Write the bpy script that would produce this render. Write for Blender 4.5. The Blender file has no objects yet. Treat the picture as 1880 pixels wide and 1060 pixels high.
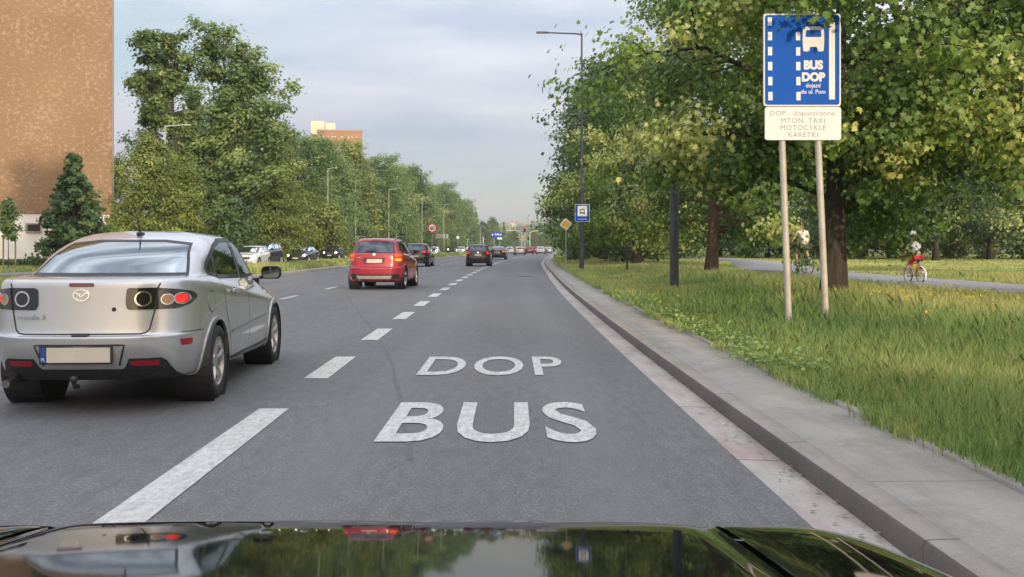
import bpy, bmesh, math, random
import numpy as np
from mathutils import Vector, Matrix
from mathutils.bvhtree import BVHTree
R = math.radians
rng = np.random.default_rng(7)
random.seed(7)
sc = bpy.context.scene
col = sc.collection
# ------------------------------------------------------------------ camera
cam = bpy.data.cameras.new("camera"); cam_o = bpy.data.objects.new("camera", cam); col.objects.link(cam_o)
cam_o.location = (0, 0, 1.30); cam_o.rotation_euler = (R(90), 0, 0)
cam.sensor_width = 36.0; cam.lens = 34.47; cam.shift_y = -75.0/1880.0
cam.clip_start = 0.05; cam.clip_end = 6000
sc.camera = cam_o
F = 1800.0
def at(px, py, Y):                     # a point of the photo at depth Y
    return ((px-940.0)/F*Y, Y, 1.30-(py-455.0)/F*Y)
# ------------------------------------------------------------------ sky, sun, exposure
SUN_EL, SUN_AZ = 11.0, 157.0           # low evening sun behind the camera, a little to its right (azimuth from +Y towards +X)
W = bpy.data.worlds.new("World"); sc.world = W; W.use_nodes = True
nt = W.node_tree; nt.nodes.clear(); L = nt.links
def wn(t, **k):
    n = nt.nodes.new(t)
    for a, b in k.items(): setattr(n, a, b)
    return n
out = wn('ShaderNodeOutputWorld'); bg = wn('ShaderNodeBackground'); bg.inputs[1].default_value = 0.10
L.new(bg.outputs[0], out.inputs[0])
sky = wn('ShaderNodeTexSky', sky_type='NISHITA', sun_disc=False)
sky.sun_elevation = R(SUN_EL); sky.sun_rotation = R(SUN_AZ); sky.air_density = 1.0; sky.dust_density = 1.5
tc = wn('ShaderNodeTexCoord'); sep = wn('ShaderNodeSeparateXYZ'); L.new(tc.outputs['Generated'], sep.inputs[0])
mp = wn('ShaderNodeMapping'); mp.inputs['Scale'].default_value = (1.0, 1.0, 4.5); L.new(tc.outputs['Generated'], mp.inputs[0])
n1 = wn('ShaderNodeTexNoise'); n1.inputs['Scale'].default_value = 2.1; n1.inputs['Detail'].default_value = 7; n1.inputs['Roughness'].default_value = 0.52
L.new(mp.outputs[0], n1.inputs['Vector'])
cov = wn('ShaderNodeMapRange'); cov.inputs[1].default_value = 0.36; cov.inputs[2].default_value = 0.58; cov.inputs[3].default_value = 0.30; cov.inputs[4].default_value = 1.0
L.new(n1.outputs[0], cov.inputs[0])
n2 = wn('ShaderNodeTexNoise'); n2.inputs['Scale'].default_value = 4.2; n2.inputs['Detail'].default_value = 6; n2.inputs['Roughness'].default_value = 0.5
mp2 = wn('ShaderNodeMapping'); mp2.inputs['Scale'].default_value = (1.0, 1.0, 6.0); mp2.inputs['Location'].default_value = (3.1, 1.7, 0.4)
L.new(tc.outputs['Generated'], mp2.inputs[0]); L.new(mp2.outputs[0], n2.inputs['Vector'])
cr = wn('ShaderNodeValToRGB')          # radiance of the cloud deck: grey lavender to pale
cr.color_ramp.elements[0].position = 0.30; cr.color_ramp.elements[0].color = (0.70, 0.78, 0.95, 1)
cr.color_ramp.elements[1].position = 0.68; cr.color_ramp.elements[1].color = (1.09, 1.10, 1.16, 1)
L.new(n2.outputs[0], cr.inputs[0])
elev = wn('ShaderNodeMapRange')        # an overcast deck is brightest overhead
elev.inputs[1].default_value = 0.0; elev.inputs[2].default_value = 1.0; elev.inputs[3].default_value = 4.3; elev.inputs[4].default_value = 22.0
L.new(sep.outputs['Z'], elev.inputs[0])
vm = wn('ShaderNodeVectorMath', operation='SCALE'); L.new(cr.outputs[0], vm.inputs[0]); L.new(elev.outputs[0], vm.inputs['Scale'])
# the cloud deck glows warm round the low sun, behind the camera
sdir = (math.sin(R(SUN_AZ)), math.cos(R(SUN_AZ)), 0.10)
dt = wn('ShaderNodeVectorMath', operation='DOT_PRODUCT'); L.new(tc.outputs['Generated'], dt.inputs[0]); dt.inputs[1].default_value = sdir
gl = wn('ShaderNodeMapRange', interpolation_type='SMOOTHERSTEP'); gl.inputs[1].default_value = 0.55; gl.inputs[2].default_value = 1.0; gl.inputs[3].default_value = 0.0; gl.inputs[4].default_value = 1.0; L.new(dt.outputs['Value'], gl.inputs[0])
gv = wn('ShaderNodeVectorMath', operation='SCALE'); gv.inputs[0].default_value = (20.0, 13.5, 7.5); L.new(gl.outputs[0], gv.inputs['Scale'])
vs_ = wn('ShaderNodeVectorMath', operation='ADD'); L.new(vm.outputs[0], vs_.inputs[0]); L.new(gv.outputs[0], vs_.inputs[1]); vm = vs_
mx = wn('ShaderNodeMix', data_type='RGBA'); L.new(cov.outputs[0], mx.inputs[0])
nsc = wn('ShaderNodeVectorMath', operation='SCALE'); nsc.inputs['Scale'].default_value = 1.3; L.new(sky.outputs[0], nsc.inputs[0])
L.new(nsc.outputs[0], mx.inputs[6]); L.new(vm.outputs[0], mx.inputs[7])
L.new(mx.outputs[2], bg.inputs[0])
sun = bpy.data.lights.new("sun", 'SUN'); sun_o = bpy.data.objects.new("sun", sun); col.objects.link(sun_o)
sun.energy = 3.2; sun.angle = R(0.6); sun.color = (1.0, 0.81, 0.58)
d = Vector((math.sin(R(SUN_AZ))*math.cos(R(SUN_EL)), math.cos(R(SUN_AZ))*math.cos(R(SUN_EL)), math.sin(R(SUN_EL))))
sun_o.rotation_euler = d.to_track_quat('Z', 'Y').to_euler()
sc.view_settings.view_transform = 'Standard'; sc.view_settings.look = 'None'
sc.view_settings.exposure = 0.17; sc.view_settings.gamma = 1.0; sc.view_settings.use_curve_mapping = False
sc.cycles.max_bounces = 6; sc.cycles.diffuse_bounces = 3; sc.cycles.glossy_bounces = 3; sc.cycles.transmission_bounces = 4
sc.cycles.transparent_max_bounces = 8; sc.cycles.use_denoising = True
sc.cycles.sample_clamp_indirect = 4.0
# ------------------------------------------------------------------ materials
MATS = {}
class NT:
    def __init__(s, name):
        s.m = bpy.data.materials.new(name); s.m.use_nodes = True; s.t = s.m.node_tree; s.p = s.t.nodes['Principled BSDF']; s.o = s.t.nodes['Material Output']
    def n(s, t, ins=None, **k):
        n = s.t.nodes.new(t)
        for a, b in k.items(): setattr(n, a, b)
        for a, b in (ins or {}).items():
            if hasattr(b, 'is_linked') or isinstance(b, bpy.types.NodeSocket): s.t.links.new(b, n.inputs[a])
            else: n.inputs[a].default_value = b
        return n
    def l(s, a, b): s.t.links.new(a, b)
    def pos(s, scale=(1, 1, 1)):
        g = s.n('ShaderNodeNewGeometry'); mpn = s.n('ShaderNodeMapping', {'Vector': g.outputs['Position'], 'Scale': scale}); return mpn.outputs[0]
    def obj(s, scale=(1, 1, 1)):
        g = s.n('ShaderNodeTexCoord'); mpn = s.n('ShaderNodeMapping', {'Vector': g.outputs['Object'], 'Scale': scale}); return mpn.outputs[0]
    def noise(s, v, scale, detail=4, rough=0.5):
        return s.n('ShaderNodeTexNoise', {'Vector': v, 'Scale': scale, 'Detail': detail, 'Roughness': rough}).outputs[0]
    def ramp(s, f, stops):
        r = s.n('ShaderNodeValToRGB', {0: f}); e = r.color_ramp.elements
        while len(e) < len(stops): e.new(0.5)
        for q, (p, c) in zip(e, stops): q.position = p; q.color = (*c, 1) if len(c) == 3 else c
        return r.outputs[0]
    def mix(s, f, a, b, mode='MIX'):
        n = s.n('ShaderNodeMix', data_type='RGBA', blend_type=mode)
        for i, v in ((0, f), (6, a), (7, b)):
            if isinstance(v, bpy.types.NodeSocket): s.l(v, n.inputs[i])
            else: n.inputs[i].default_value = v if i == 0 else (*v, 1)
        return n.outputs[2]
    def bump(s, h, strength=0.3, dist=0.01):
        b = s.n('ShaderNodeBump', {'Height': h, 'Strength': strength, 'Distance': dist}); s.l(b.outputs[0], s.p.inputs['Normal'])
def mat(name, c, rough=0.5, metal=0.0, vary=0.12, vs=6.0, bump=0.0, bs=60, coat=0.0, spec=0.5, emit=None, es=0.0, obj=True):
    if name in MATS: return MATS[name]
    k = NT(name); p = k.p
    v = k.obj() if obj else k.pos()
    if vary > 0:
        f = k.noise(v, vs, 5, 0.6)
        c0 = tuple(max(0, x*(1-vary)) for x in c); c1 = tuple(min(1, x*(1+vary)) for x in c)
        k.l(k.ramp(f, [(0.3, c0), (0.7, c1)]), p.inputs['Base Color'])
    else: p.inputs['Base Color'].default_value = (*c, 1)
    p.inputs['Roughness'].default_value = rough; p.inputs['Metallic'].default_value = metal
    p.inputs['Coat Weight'].default_value = coat; p.inputs['Coat Roughness'].default_value = 0.03
    p.inputs['Specular IOR Level'].default_value = spec
    if bump: k.bump(k.noise(v, bs, 3), bump, 0.01)
    if emit: p.inputs['Emission Color'].default_value = (*emit, 1); p.inputs['Emission Strength'].default_value = es
    MATS[name] = k.m; return k.m
def paint(name, c, metal=0.0, rough=0.35, coat=1.0, dirt=0.25):
    if name in MATS: return MATS[name]
    k = NT(name); p = k.p; v = k.obj()
    f = k.noise(v, 3.0, 6, 0.65)
    dirtc = k.ramp(f, [(0.35, (0, 0, 0)), (0.75, (dirt,)*3)])
    s = k.n('ShaderNodeSeparateXYZ', {0: v}); low = k.n('ShaderNodeMapRange', {0: s.outputs[2], 1: 0.75, 2: 0.2, 3: 0.25, 4: 1.0}).outputs[0]
    mul = k.n('ShaderNodeMath', {0: dirtc, 1: low}, operation='MULTIPLY').outputs[0]
    k.l(k.mix(mul, c, (0.16, 0.145, 0.125)), p.inputs['Base Color'])
    p.inputs['Metallic'].default_value = metal; p.inputs['Roughness'].default_value = rough
    p.inputs['Coat Weight'].default_value = coat; p.inputs['Coat Roughness'].default_value = 0.04
    rr = k.n('ShaderNodeMapRange', {0: mul, 1: 0.0, 2: 0.3, 3: rough, 4: min(1, rough+0.25)}).outputs[0]; k.l(rr, p.inputs['Roughness'])
    MATS[name] = k.m; return k.m
def leafmat(name, stops, transl=0.35, rough=0.5):
    k = NT(name); p = k.p
    a = k.n('ShaderNodeAttribute', attribute_name='tint'); c = k.ramp(a.outputs['Fac'], stops)
    k.l(c, p.inputs['Base Color']); p.inputs['Roughness'].default_value = rough; p.inputs['Specular IOR Level'].default_value = 0.35
    tr = k.n('ShaderNodeBsdfTranslucent', {0: k.mix(1.0, k.mix(0.2, c, (0.16, 0.22, 0.03)), (transl*1.7,)*3, 'MULTIPLY')})
    ms = k.n('ShaderNodeAddShader', {0: p.outputs[0], 1: tr.outputs[0]}); k.l(ms.outputs[0], k.o.inputs[0])
    MATS[name] = k.m; return k.m
# ------------------------------------------------------------------ object helpers
def tag(o, label=None, cat=None, group=None, kind=None):
    if label: o['label'] = label
    if cat: o['category'] = cat
    if group: o['group'] = group
    if kind: o['kind'] = kind
    return o
def empty(name, loc=(0, 0, 0), rz=0, label=None, cat=None, group=None):
    o = bpy.data.objects.new(name, None); col.objects.link(o); o.location = loc; o.rotation_euler = (0, 0, rz); o.empty_display_size = 0.2
    return tag(o, label, cat, group)
def link(name, me, m=None, parent=None):
    o = bpy.data.objects.new(name, me); col.objects.link(o)
    if m is not None and not me.materials:
        for q in (m if isinstance(m, (list, tuple)) else [m]): me.materials.append(q)
    if parent: o.parent = parent
    return o
def npmesh(name, V, faces, tint=None, smooth=False):
    """faces: (n,k) int array"""
    me = bpy.data.meshes.new(name); V = np.asarray(V, dtype=np.float32); Fc = np.asarray(faces, dtype=np.int32)
    n, k = Fc.shape
    me.vertices.add(len(V)); me.vertices.foreach_set('co', V.ravel())
    me.loops.add(n*k); me.loops.foreach_set('vertex_index', Fc.ravel())
    me.polygons.add(n); me.polygons.foreach_set('loop_start', np.arange(0, n*k, k, dtype=np.int32))
    try: me.polygons.foreach_set('loop_total', np.full(n, k, dtype=np.int32))
    except Exception: pass
    if smooth: me.polygons.foreach_set('use_smooth', np.ones(n, dtype=bool))
    me.update(calc_edges=True)
    if tint is not None:
        a = me.attributes.new('tint', 'FLOAT', 'POINT'); a.data.foreach_set('value', np.asarray(tint, dtype=np.float32))
    return me
def copy_tree(o, parent=None):
    c = o.copy(); col.objects.link(c); c.parent = parent
    for ch in o.children: copy_tree(ch, c)
    return c
class MB:
    def __init__(s): s.v = []; s.f = []
    def add(s, v, f):
        b = len(s.v); s.v += [tuple(p) for p in v]; s.f += [tuple(i+b for i in q) for q in f]; return s
    def box(s, c, d, rz=0, bev=0.0, taper=1.0):
        hx, hy, hz = d[0]/2, d[1]/2, d[2]/2; ca, sa = math.cos(rz), math.sin(rz)
        b = min(bev, hx*.9, hy*.9, hz*.9)
        if b <= 0:
            pts = [(-hx, -hy, -hz), (hx, -hy, -hz), (hx, hy, -hz), (-hx, hy, -hz), (-hx*taper, -hy*taper, hz), (hx*taper, -hy*taper, hz), (hx*taper, hy*taper, hz), (-hx*taper, hy*taper, hz)]
            fs = [(3, 2, 1, 0), (4, 5, 6, 7), (0, 1, 5, 4), (1, 2, 6, 5), (2, 3, 7, 6), (3, 0, 4, 7)]
        else:
            bm = bmesh.new(); bmesh.ops.create_cube(bm, size=1.0)
            for q in bm.verts: q.co = Vector((q.co.x*d[0], q.co.y*d[1], q.co.z*d[2]))
            bmesh.ops.bevel(bm, geom=list(bm.edges), offset=b, segments=2, affect='EDGES', profile=0.5)
            bm.verts.index_update(); pts = [tuple(q.co) for q in bm.verts]; fs = [tuple(q.index for q in f.verts) for f in bm.faces]; bm.free()
        return s.add([(c[0]+x*ca-y*sa, c[1]+x*sa+y*ca, c[2]+z) for x, y, z in pts], fs)
    def tube(s, path, r, n=8, cap=True):
        P = [Vector(p) for p in path]; rs = r if isinstance(r, (list, tuple)) else [r]*len(P)
        b = len(s.v); up = None
        for i, p in enumerate(P):
            t = (P[min(i+1, len(P)-1)]-P[max(i-1, 0)])
            t = t.normalized() if t.length > 1e-9 else Vector((0, 0, 1))
            if up is None: up = Vector((1, 0, 0)) if abs(t.x) < .9 else Vector((0, 1, 0))
            u = (up-t*up.dot(t)); u = u.normalized() if u.length > 1e-6 else t.orthogonal().normalized(); w = t.cross(u); up = u
            for k in range(n):
                a = 2*math.pi*k/n; s.v.append(tuple(p+(u*math.cos(a)+w*math.sin(a))*rs[i]))
        for i in range(len(P)-1):
            for k in range(n):
                k2 = (k+1) % n; s.f.append((b+i*n+k, b+i*n+k2, b+(i+1)*n+k2, b+(i+1)*n+k))
        if cap: s.f.append(tuple(b+k for k in reversed(range(n)))); s.f.append(tuple(b+(len(P)-1)*n+k for k in range(n)))
        return s
    def lathe(s, prof, c=(0, 0, 0), axis='z', n=32, a0=0, closed=False):
        b = len(s.v); m = len(prof)
        for k in range(n):
            a = a0+2*math.pi*k/n
            for (r, h) in prof:
                x, y = r*math.cos(a), r*math.sin(a)
                q = (x, y, h) if axis == 'z' else ((h, x, y) if axis == 'x' else (x, h, y))
                s.v.append((c[0]+q[0], c[1]+q[1], c[2]+q[2]))
        for k in range(n):
            k2 = (k+1) % n
            for i in range(m if closed else m-1):
                i2 = (i+1) % m
                s.f.append((b+k*m+i, b+k2*m+i, b+k2*m+i2, b+k*m+i2))
        return s
    def prism(s, poly, h0, h1, plane='xz'):
        """extrude a 2D outline; plane xz: along y from h0 to h1, xy: along z, yz: along x"""
        def q(p, h): return {'xz': (p[0], h, p[1]), 'xy': (p[0], p[1], h), 'yz': (h, p[0], p[1])}[plane]
        n = len(poly); v = [q(p, h0) for p in poly]+[q(p, h1) for p in poly]
        f = [tuple(range(n)), tuple(reversed(range(n, 2*n)))]+[(i, n+i, n+(i+1) % n, (i+1) % n) for i in range(n)]
        return s.add(v, f)
    def ball(s, c, r, n=12, m=8):
        prof = [(math.sin(math.pi*i/m), -math.cos(math.pi*i/m)) for i in range(m+1)]
        r = r if isinstance(r, (tuple, list)) else (r, r, r); b = len(s.v); s.lathe(prof, n=n)
        for i in range(b, len(s.v)): x, y, z = s.v[i]; s.v[i] = (c[0]+x*r[0], c[1]+y*r[1], c[2]+z*r[2])
        return s
    def build(s, name, m, parent=None, smooth=False, auto=None):
        me = bpy.data.meshes.new(name); me.from_pydata(s.v, [], s.f)
        bm = bmesh.new(); bm.from_mesh(me); bmesh.ops.remove_doubles(bm, verts=bm.verts, dist=1e-5); bmesh.ops.recalc_face_normals(bm, faces=bm.faces); bm.to_mesh(me); bm.free()
        o = link(name, me, m, parent)
        if smooth: smooth_by_angle(me, auto if auto else 40)
        return o
def smooth_by_angle(me, deg=40):
    me.polygons.foreach_set('use_smooth', np.ones(len(me.polygons), dtype=bool))
    try: me.set_sharp_from_angle(angle=R(deg))
    except Exception: pass
def text_mesh(txt, size=1.0, bold=0.0, align='CENTER', extrude=0.0, space=1.0):
    c = bpy.data.curves.new('lettering', 'FONT'); c.body = txt; c.size = size; c.align_x = align; c.offset = bold; c.extrude = extrude; c.space_character = space
    c.resolution_u = 4
    o = bpy.data.objects.new('lettering', c); col.objects.link(o)
    dg = bpy.context.evaluated_depsgraph_get(); me = bpy.data.meshes.new_from_object(o.evaluated_get(dg))
    bpy.data.objects.remove(o); bpy.data.curves.remove(c); me.materials.clear(); return me
def text_on(name, txt, size, m, parent, M, bold=0.0, sx=1.0, space=1.0, align='CENTER'):
    me = text_mesh(txt, size, bold, align, 0.0, space); me.transform(Matrix.Diagonal((sx, 1, 1, 1))); me.transform(M)
    return link(name, me, m, parent)
UPRIGHT = Matrix.Rotation(R(90), 4, 'X')        # text facing -Y (towards the camera)
def smst(a, b, x):
    t = np.clip((np.asarray(x, dtype=float)-a)/(b-a), 0, 1); return t*t*(3-2*t)
# ------------------------------------------------------------------ road geometry: everything follows the lane line c(Y)
def c(Y):
    Y = np.asarray(Y, dtype=float); k = 3.0e-4
    mid = -2.11+np.where(Y < 30, 4.0e-4, k)*(Y-30)**2; far = -2.11+k*80**2+2*k*80*(Y-110); near = -2.11+4.0e-4*900-2*4.0e-4*30*Y
    return np.where(Y > 110, far, np.where(Y < 0, near, mid))
def kerb(Y): return c(Y)+np.clip(3.47+0.011*np.asarray(Y, dtype=float), 3.3, 4.02)
def pathx(Y): return 11.1+6.0*smst(34, 75, Y)
def verge_z(X, Y):
    u = np.asarray(X, dtype=float)-(kerb(Y)+0.85); return 0.115+0.20*smst(0.0, 4.0, u)+0.03*np.sin(np.asarray(Y)*.35+u)*smst(0.3, 2.5, u)*(1-smst(5, 6.5, u))
# ------------------------------------------------------------------ setting: ground, road, kerbs, verges
YS = np.concatenate([np.arange(-40, 0, 4.0), np.arange(0, 30, 1.0), np.arange(30, 120, 2.0), np.arange(120, 620, 10.0)])
def strip(name, sect, m, ys=YS, smooth=False):
    """sect(Y) -> list of (X, z) across the strip"""
    V = []; k = len(sect(0.0))
    for y in ys:
        for x, z in sect(y): V.append((float(x), y, float(z)))
    i = np.arange(len(ys)-1)[:, None]*k+np.arange(k-1)[None, :]; i = i.ravel()
    o = link(name, npmesh(name, V, np.stack([i, i+1, i+k+1, i+k], 1), smooth=smooth), m)
    return tag(o, kind='structure')
def asphalt():
    k = NT('asphalt'); v = k.pos(); p = k.p
    big = k.noise(k.pos((1.3, 0.05, 1)), 1.0, 5, 0.6)              # long streaks along the lanes
    patch = k.noise(k.pos((1, 0.4, 1)), 0.40, 5, 0.65)
    grain = k.noise(k.pos((1, .45, 1)), 75, 3, 0.7); med = k.noise(k.pos((1, .3, 1)), 12, 6, 0.75)
    c1 = k.ramp(big, [(0.34, (0.098, 0.100, 0.100)), (0.66, (0.172, 0.175, 0.174))])
    c2 = k.mix(0.5, c1, k.ramp(patch, [(0.38, (0.102, 0.104, 0.105)), (0.62, (0.178, 0.178, 0.174))]))
    c3 = k.mix(0.42, c2, k.ramp(grain, [(0.30, (0.030, 0.031, 0.033)), (0.5, (0.135, 0.138, 0.142)), (0.70, (0.40, 0.40, 0.395))]))
    c4 = k.mix(k.ramp(med, [(0.42, (0, 0, 0)), (0.62, (0.55,)*3)]), c3, (0.088, 0.086, 0.086))
    st_ = k.noise(v, 1.1, 6, .7); c4 = k.mix(k.ramp(st_, [(0.60, (0, 0, 0)), (0.72, (0.45,)*3)]), c4, (0.070, 0.068, 0.067))      # oil and damp stains
    vo = k.n('ShaderNodeTexVoronoi', {'Vector': v, 'Scale': 38.0}).outputs['Distance']     # loose pale grit
    c5 = k.mix(k.ramp(vo, [(0.0, (0.3,)*3), (0.12, (0, 0, 0))]), c4, (0.36, 0.35, 0.34))
    xx = k.n('ShaderNodeSeparateXYZ', {0: v}).outputs[0]; ax = k.n('ShaderNodeMath', {0: k.n('ShaderNodeMath', {0: xx, 1: 0.30}, operation='ADD').outputs[0]}, operation='ABSOLUTE').outputs[0]
    br = k.n('ShaderNodeMath', {0: k.ramp(ax, [(0.05, (.9,)*3), (0.42, (0, 0, 0))]), 1: k.ramp(k.noise(k.pos((1.5, .22, 1)), 1.2, 5, .65), [(.42, (0, 0, 0)), (.66, (.6,)*3)])}, operation='MULTIPLY').outputs[0]
    c5 = k.mix(br, c5, (0.135, 0.112, 0.105))                       # brownish rubbed strip between the wheel tracks
    tr_ = k.ramp(k.n('ShaderNodeMath', {0: k.n('ShaderNodeMath', {0: ax, 1: -.85}, operation='ADD').outputs[0]}, operation='ABSOLUTE').outputs[0], [(.08, (.35,)*3), (.38, (0, 0, 0))]); c5 = k.mix(tr_, c5, (0.17, 0.172, 0.176))
    k.l(c5, p.inputs['Base Color']); p.inputs['Roughness'].default_value = 0.72; p.inputs['Specular IOR Level'].default_value = 0.35
    k.bump(grain, 0.55, 0.006); return k.m
def concrete(name, a, b, red=None, joints=None, js=.9):
    k = NT(name); v = k.pos(); p = k.p
    f = k.noise(v, 1.7, 6, 0.65); g = k.noise(v, 60, 4, 0.7); c = k.ramp(f, [(0.3, a), (0.7, b)])
    c = k.mix(0.25, c, k.ramp(g, [(0.3, tuple(x*.55 for x in a)), (0.7, tuple(min(1, x*1.25) for x in b))]))
    if red:
        r = k.noise(k.pos((3.0, 0.8, 1)), 1.1, 5, 0.65); c = k.mix(k.ramp(r, [(0.48, (0, 0, 0)), (0.62, (0.75,)*3)]), c, red)
    d2 = k.noise(v, .9, 7, .75); c = k.mix(k.ramp(d2, [(0.52, (0, 0, 0)), (0.66, (0.5,)*3)]), c, (0.155, 0.13, 0.10)); st = k.noise(k.pos((2.2, .35, 1)), 1.3, 5, .7); c = k.mix(k.ramp(st, [(0.5, (0, 0, 0)), (0.72, (0.45,)*3)]), c, tuple(x*.55 for x in a))
    if joints:
        s = k.n('ShaderNodeSeparateXYZ', {0: k.pos()}).outputs[1]; w = k.n('ShaderNodeMath', {0: s, 1: joints}, operation='PINGPONG').outputs[0]
        c = k.mix(k.ramp(w, [(0.0, (js,)*3), (0.016, (0, 0, 0))]), c, (0.075, 0.068, 0.058))
    k.l(c, p.inputs['Base Color']); p.inputs['Roughness'].default_value = 0.85; k.bump(g, 0.35, 0.006); return k.m
def soilgrass(name, a, b, s=(0.10, 0.085, 0.06), thr=0.6):
    k = NT(name); v = k.pos(); f = k.noise(v, 0.6, 6, 0.65); g = k.noise(v, 14, 5, 0.7)
    c = k.mix(0.5, k.ramp(f, [(0.3, a), (0.7, b)]), k.ramp(g, [(0.3, tuple(x*.5 for x in a)), (0.7, b)]))
    r = k.noise(v, 1.9, 5, 0.7); c = k.mix(k.ramp(r, [(thr, (0, 0, 0)), (thr+.1, (0.8,)*3)]), c, s)
    k.l(c, k.p.inputs['Base Color']); k.p.inputs['Roughness'].default_value = 0.95; k.p.inputs['Specular IOR Level'].default_value = 0.1; k.bump(g, 0.8, 0.05); return k.m
M_ASPH = asphalt()
M_GUT = concrete('gutter_concrete', (0.33, 0.295, 0.265), (0.45, 0.41, 0.37), red=(0.335, 0.235, 0.215), joints=1.0)
M_KERB = concrete('kerb_concrete', (0.24, 0.215, 0.185), (0.34, 0.31, 0.275), joints=1.0)
M_KFACE = concrete('kerb_dark_face', (0.098, 0.080, 0.070), (0.145, 0.122, 0.11), joints=1.0)  # face given a darker, browner tone than the kerb top
M_SLAB = concrete('paving_slab', (0.25, 0.232, 0.205), (0.36, 0.338, 0.30), joints=2.5, js=.5)
M_PATH = concrete('path_asphalt', (0.25, 0.24, 0.235), (0.32, 0.31, 0.30))
M_SOIL = soilgrass('verge_soil', (0.075, 0.105, 0.025), (0.16, 0.18, 0.045))
M_FIELD = soilgrass('field', (0.08, 0.11, 0.028), (0.16, 0.18, 0.05), thr=0.75)
# one ground sheet out to the horizon, gently rising to wooded hills far ahead
def ground_z(X, Y): return -0.35+0*X
gx = np.concatenate([[-3500, -1500, -700, -300], np.linspace(-150, 150, 13), [300, 700, 1500, 3500]]); gy = np.concatenate([[-600, -200], np.linspace(-60, 600, 23), [900, 1500, 2500, 4500]])
GX, GY = np.meshgrid(gx, gy); nx = len(gx); ii = (np.arange(len(gy)-1)[:, None]*nx+np.arange(nx-1)[None, :]).ravel()
tag(link('ground', npmesh('ground', np.stack([GX.ravel(), GY.ravel(), ground_z(GX, GY).ravel()], 1), np.stack([ii, ii+1, ii+nx+1, ii+nx], 1)), M_FIELD), kind='structure')
strip('road', lambda Y: [(c(Y)-8.9, 0.0), (c(Y)-4, 0.0), (c(Y), 0.0), (kerb(Y)-.27, 0.0)], M_ASPH)
strip('gutter', lambda Y: [(kerb(Y)-.27, 0.0), (kerb(Y)-.265, 0.004), (kerb(Y), -.006)], M_GUT)
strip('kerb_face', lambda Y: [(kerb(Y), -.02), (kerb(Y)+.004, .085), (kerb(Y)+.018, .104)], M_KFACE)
strip('kerb', lambda Y: [(kerb(Y)+.018, .104), (kerb(Y)+.03, .108), (kerb(Y)+.15, .112), (kerb(Y)+.152, .06)], M_KERB)
strip('pavement', lambda Y: [(kerb(Y)+.155, .10), (kerb(Y)+.16, .107), (kerb(Y)+.80, .112), (kerb(Y)+.805, .05)], M_SLAB)
strip('edging_kerb', lambda Y: [(kerb(Y)+.81, .05), (kerb(Y)+.812, .128), (kerb(Y)+.88, .130), (kerb(Y)+.885, .05)], M_KERB)
def vsect(Y):
    k0 = float(kerb(Y))+.885
    xs = [k0, k0+.3, k0+.8, k0+1.5, k0+2.5, k0+3.5, k0+4.5, k0+6, k0+9, k0+14, k0+22, k0+40, k0+90]
    return [(x, float(verge_z(x, Y))) for x in xs]
strip('verge', vsect, M_SOIL, smooth=True)
strip('footpath', lambda Y: [(pathx(Y)-1.75, verge_z(pathx(Y)-1.75, Y)+.0), (pathx(Y)-1.7, verge_z(pathx(Y)-1.7, Y)+.07), (pathx(Y)+1.6, verge_z(pathx(Y)+1.6, Y)+.07), (pathx(Y)+1.65, verge_z(pathx(Y)+1.65, Y))], M_PATH, ys=np.concatenate([np.arange(-20, 60, 2.0), np.arange(60, 180, 5.0)]))
strip('median_kerb', lambda Y: [(c(Y)-8.9, -.02), (c(Y)-8.905, .10), (c(Y)-8.93, .12), (c(Y)-9.45, .125), (c(Y)-9.46, .05)], M_KERB)
strip('median', lambda Y: [(c(Y)-9.46, .11), (c(Y)-10.3, .17), (c(Y)-12.4, .17), (c(Y)-13.5, .12)], M_SOIL)
strip('opposite_kerb', lambda Y: [(c(Y)-13.5, .12), (c(Y)-13.75, .115), (c(Y)-13.77, -.02)], M_KERB)
strip('opposite_road', lambda Y: [(c(Y)-21.6, 0.0), (c(Y)-17.7, .02), (c(Y)-13.77, 0)], M_ASPH)
strip('far_kerb', lambda Y: [(c(Y)-22.0, .11), (c(Y)-21.62, .11), (c(Y)-21.6, -.02)], M_KERB)
strip('far_verge', lambda Y: [(c(Y)-160, .3), (c(Y)-60, .2), (c(Y)-30, .2), (c(Y)-25, .17), (c(Y)-22.0, .10)], M_SOIL)
# painted markings
def paintmat():
    k = NT('road_paint'); v = k.pos(); f = k.noise(k.pos((1, .4, 1)), 30, 6, 0.75); g = k.noise(k.pos((2.2, .5, 1)), 6, 4, 0.7)
    cc = k.mix(k.ramp(f, [(0.42, (0, 0, 0)), (0.62, (0.5,)*3)]), (0.60, 0.595, 0.56), (0.20, 0.20, 0.20))
    k.l(k.mix(k.ramp(g, [(0.46, (0, 0, 0)), (0.68, (0.45,)*3)]), cc, (0.27, 0.27, 0.265)), k.p.inputs['Base Color']); k.p.inputs['Roughness'].default_value = 0.7
    k.bump(k.noise(v, 90, 3), .4, .004); return k.m
M_MARK = paintmat()
def road_z(X, Y): u = X-c(Y); return float(np.interp(u, [-8.9, -4, 0, 3.2, 4.0], [0, 0, 0, 0, 0]))+.005
mk = MB()
def dash(u, y0, y1, w):
    n = max(1, int((y1-y0)/2)); ys = np.linspace(y0, y1, n+1)
    v = []
    for y in ys:
        x = float(c(y))+u; v += [(x-w/2, y, road_z(x, y)), (x+w/2, y, road_z(x, y))]
    mk.add(v, [(2*i, 2*i+1, 2*i+3, 2*i+2) for i in range(n)])
dash(0, 2.2, 7.9, .24)
for i in range(45): dash(0, 9.72+i*4.03, 9.72+i*4.03+1.95, .24)
for i in range(-2, 30): dash(-3.72, 24.6+i*6.05, 24.6+i*6.05+2.0, .13)
for i in range(30): dash(-17.6, 10+i*6, 12+i*6, .12)
tag(mk.build('lane_markings', M_MARK), kind='structure')
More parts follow.
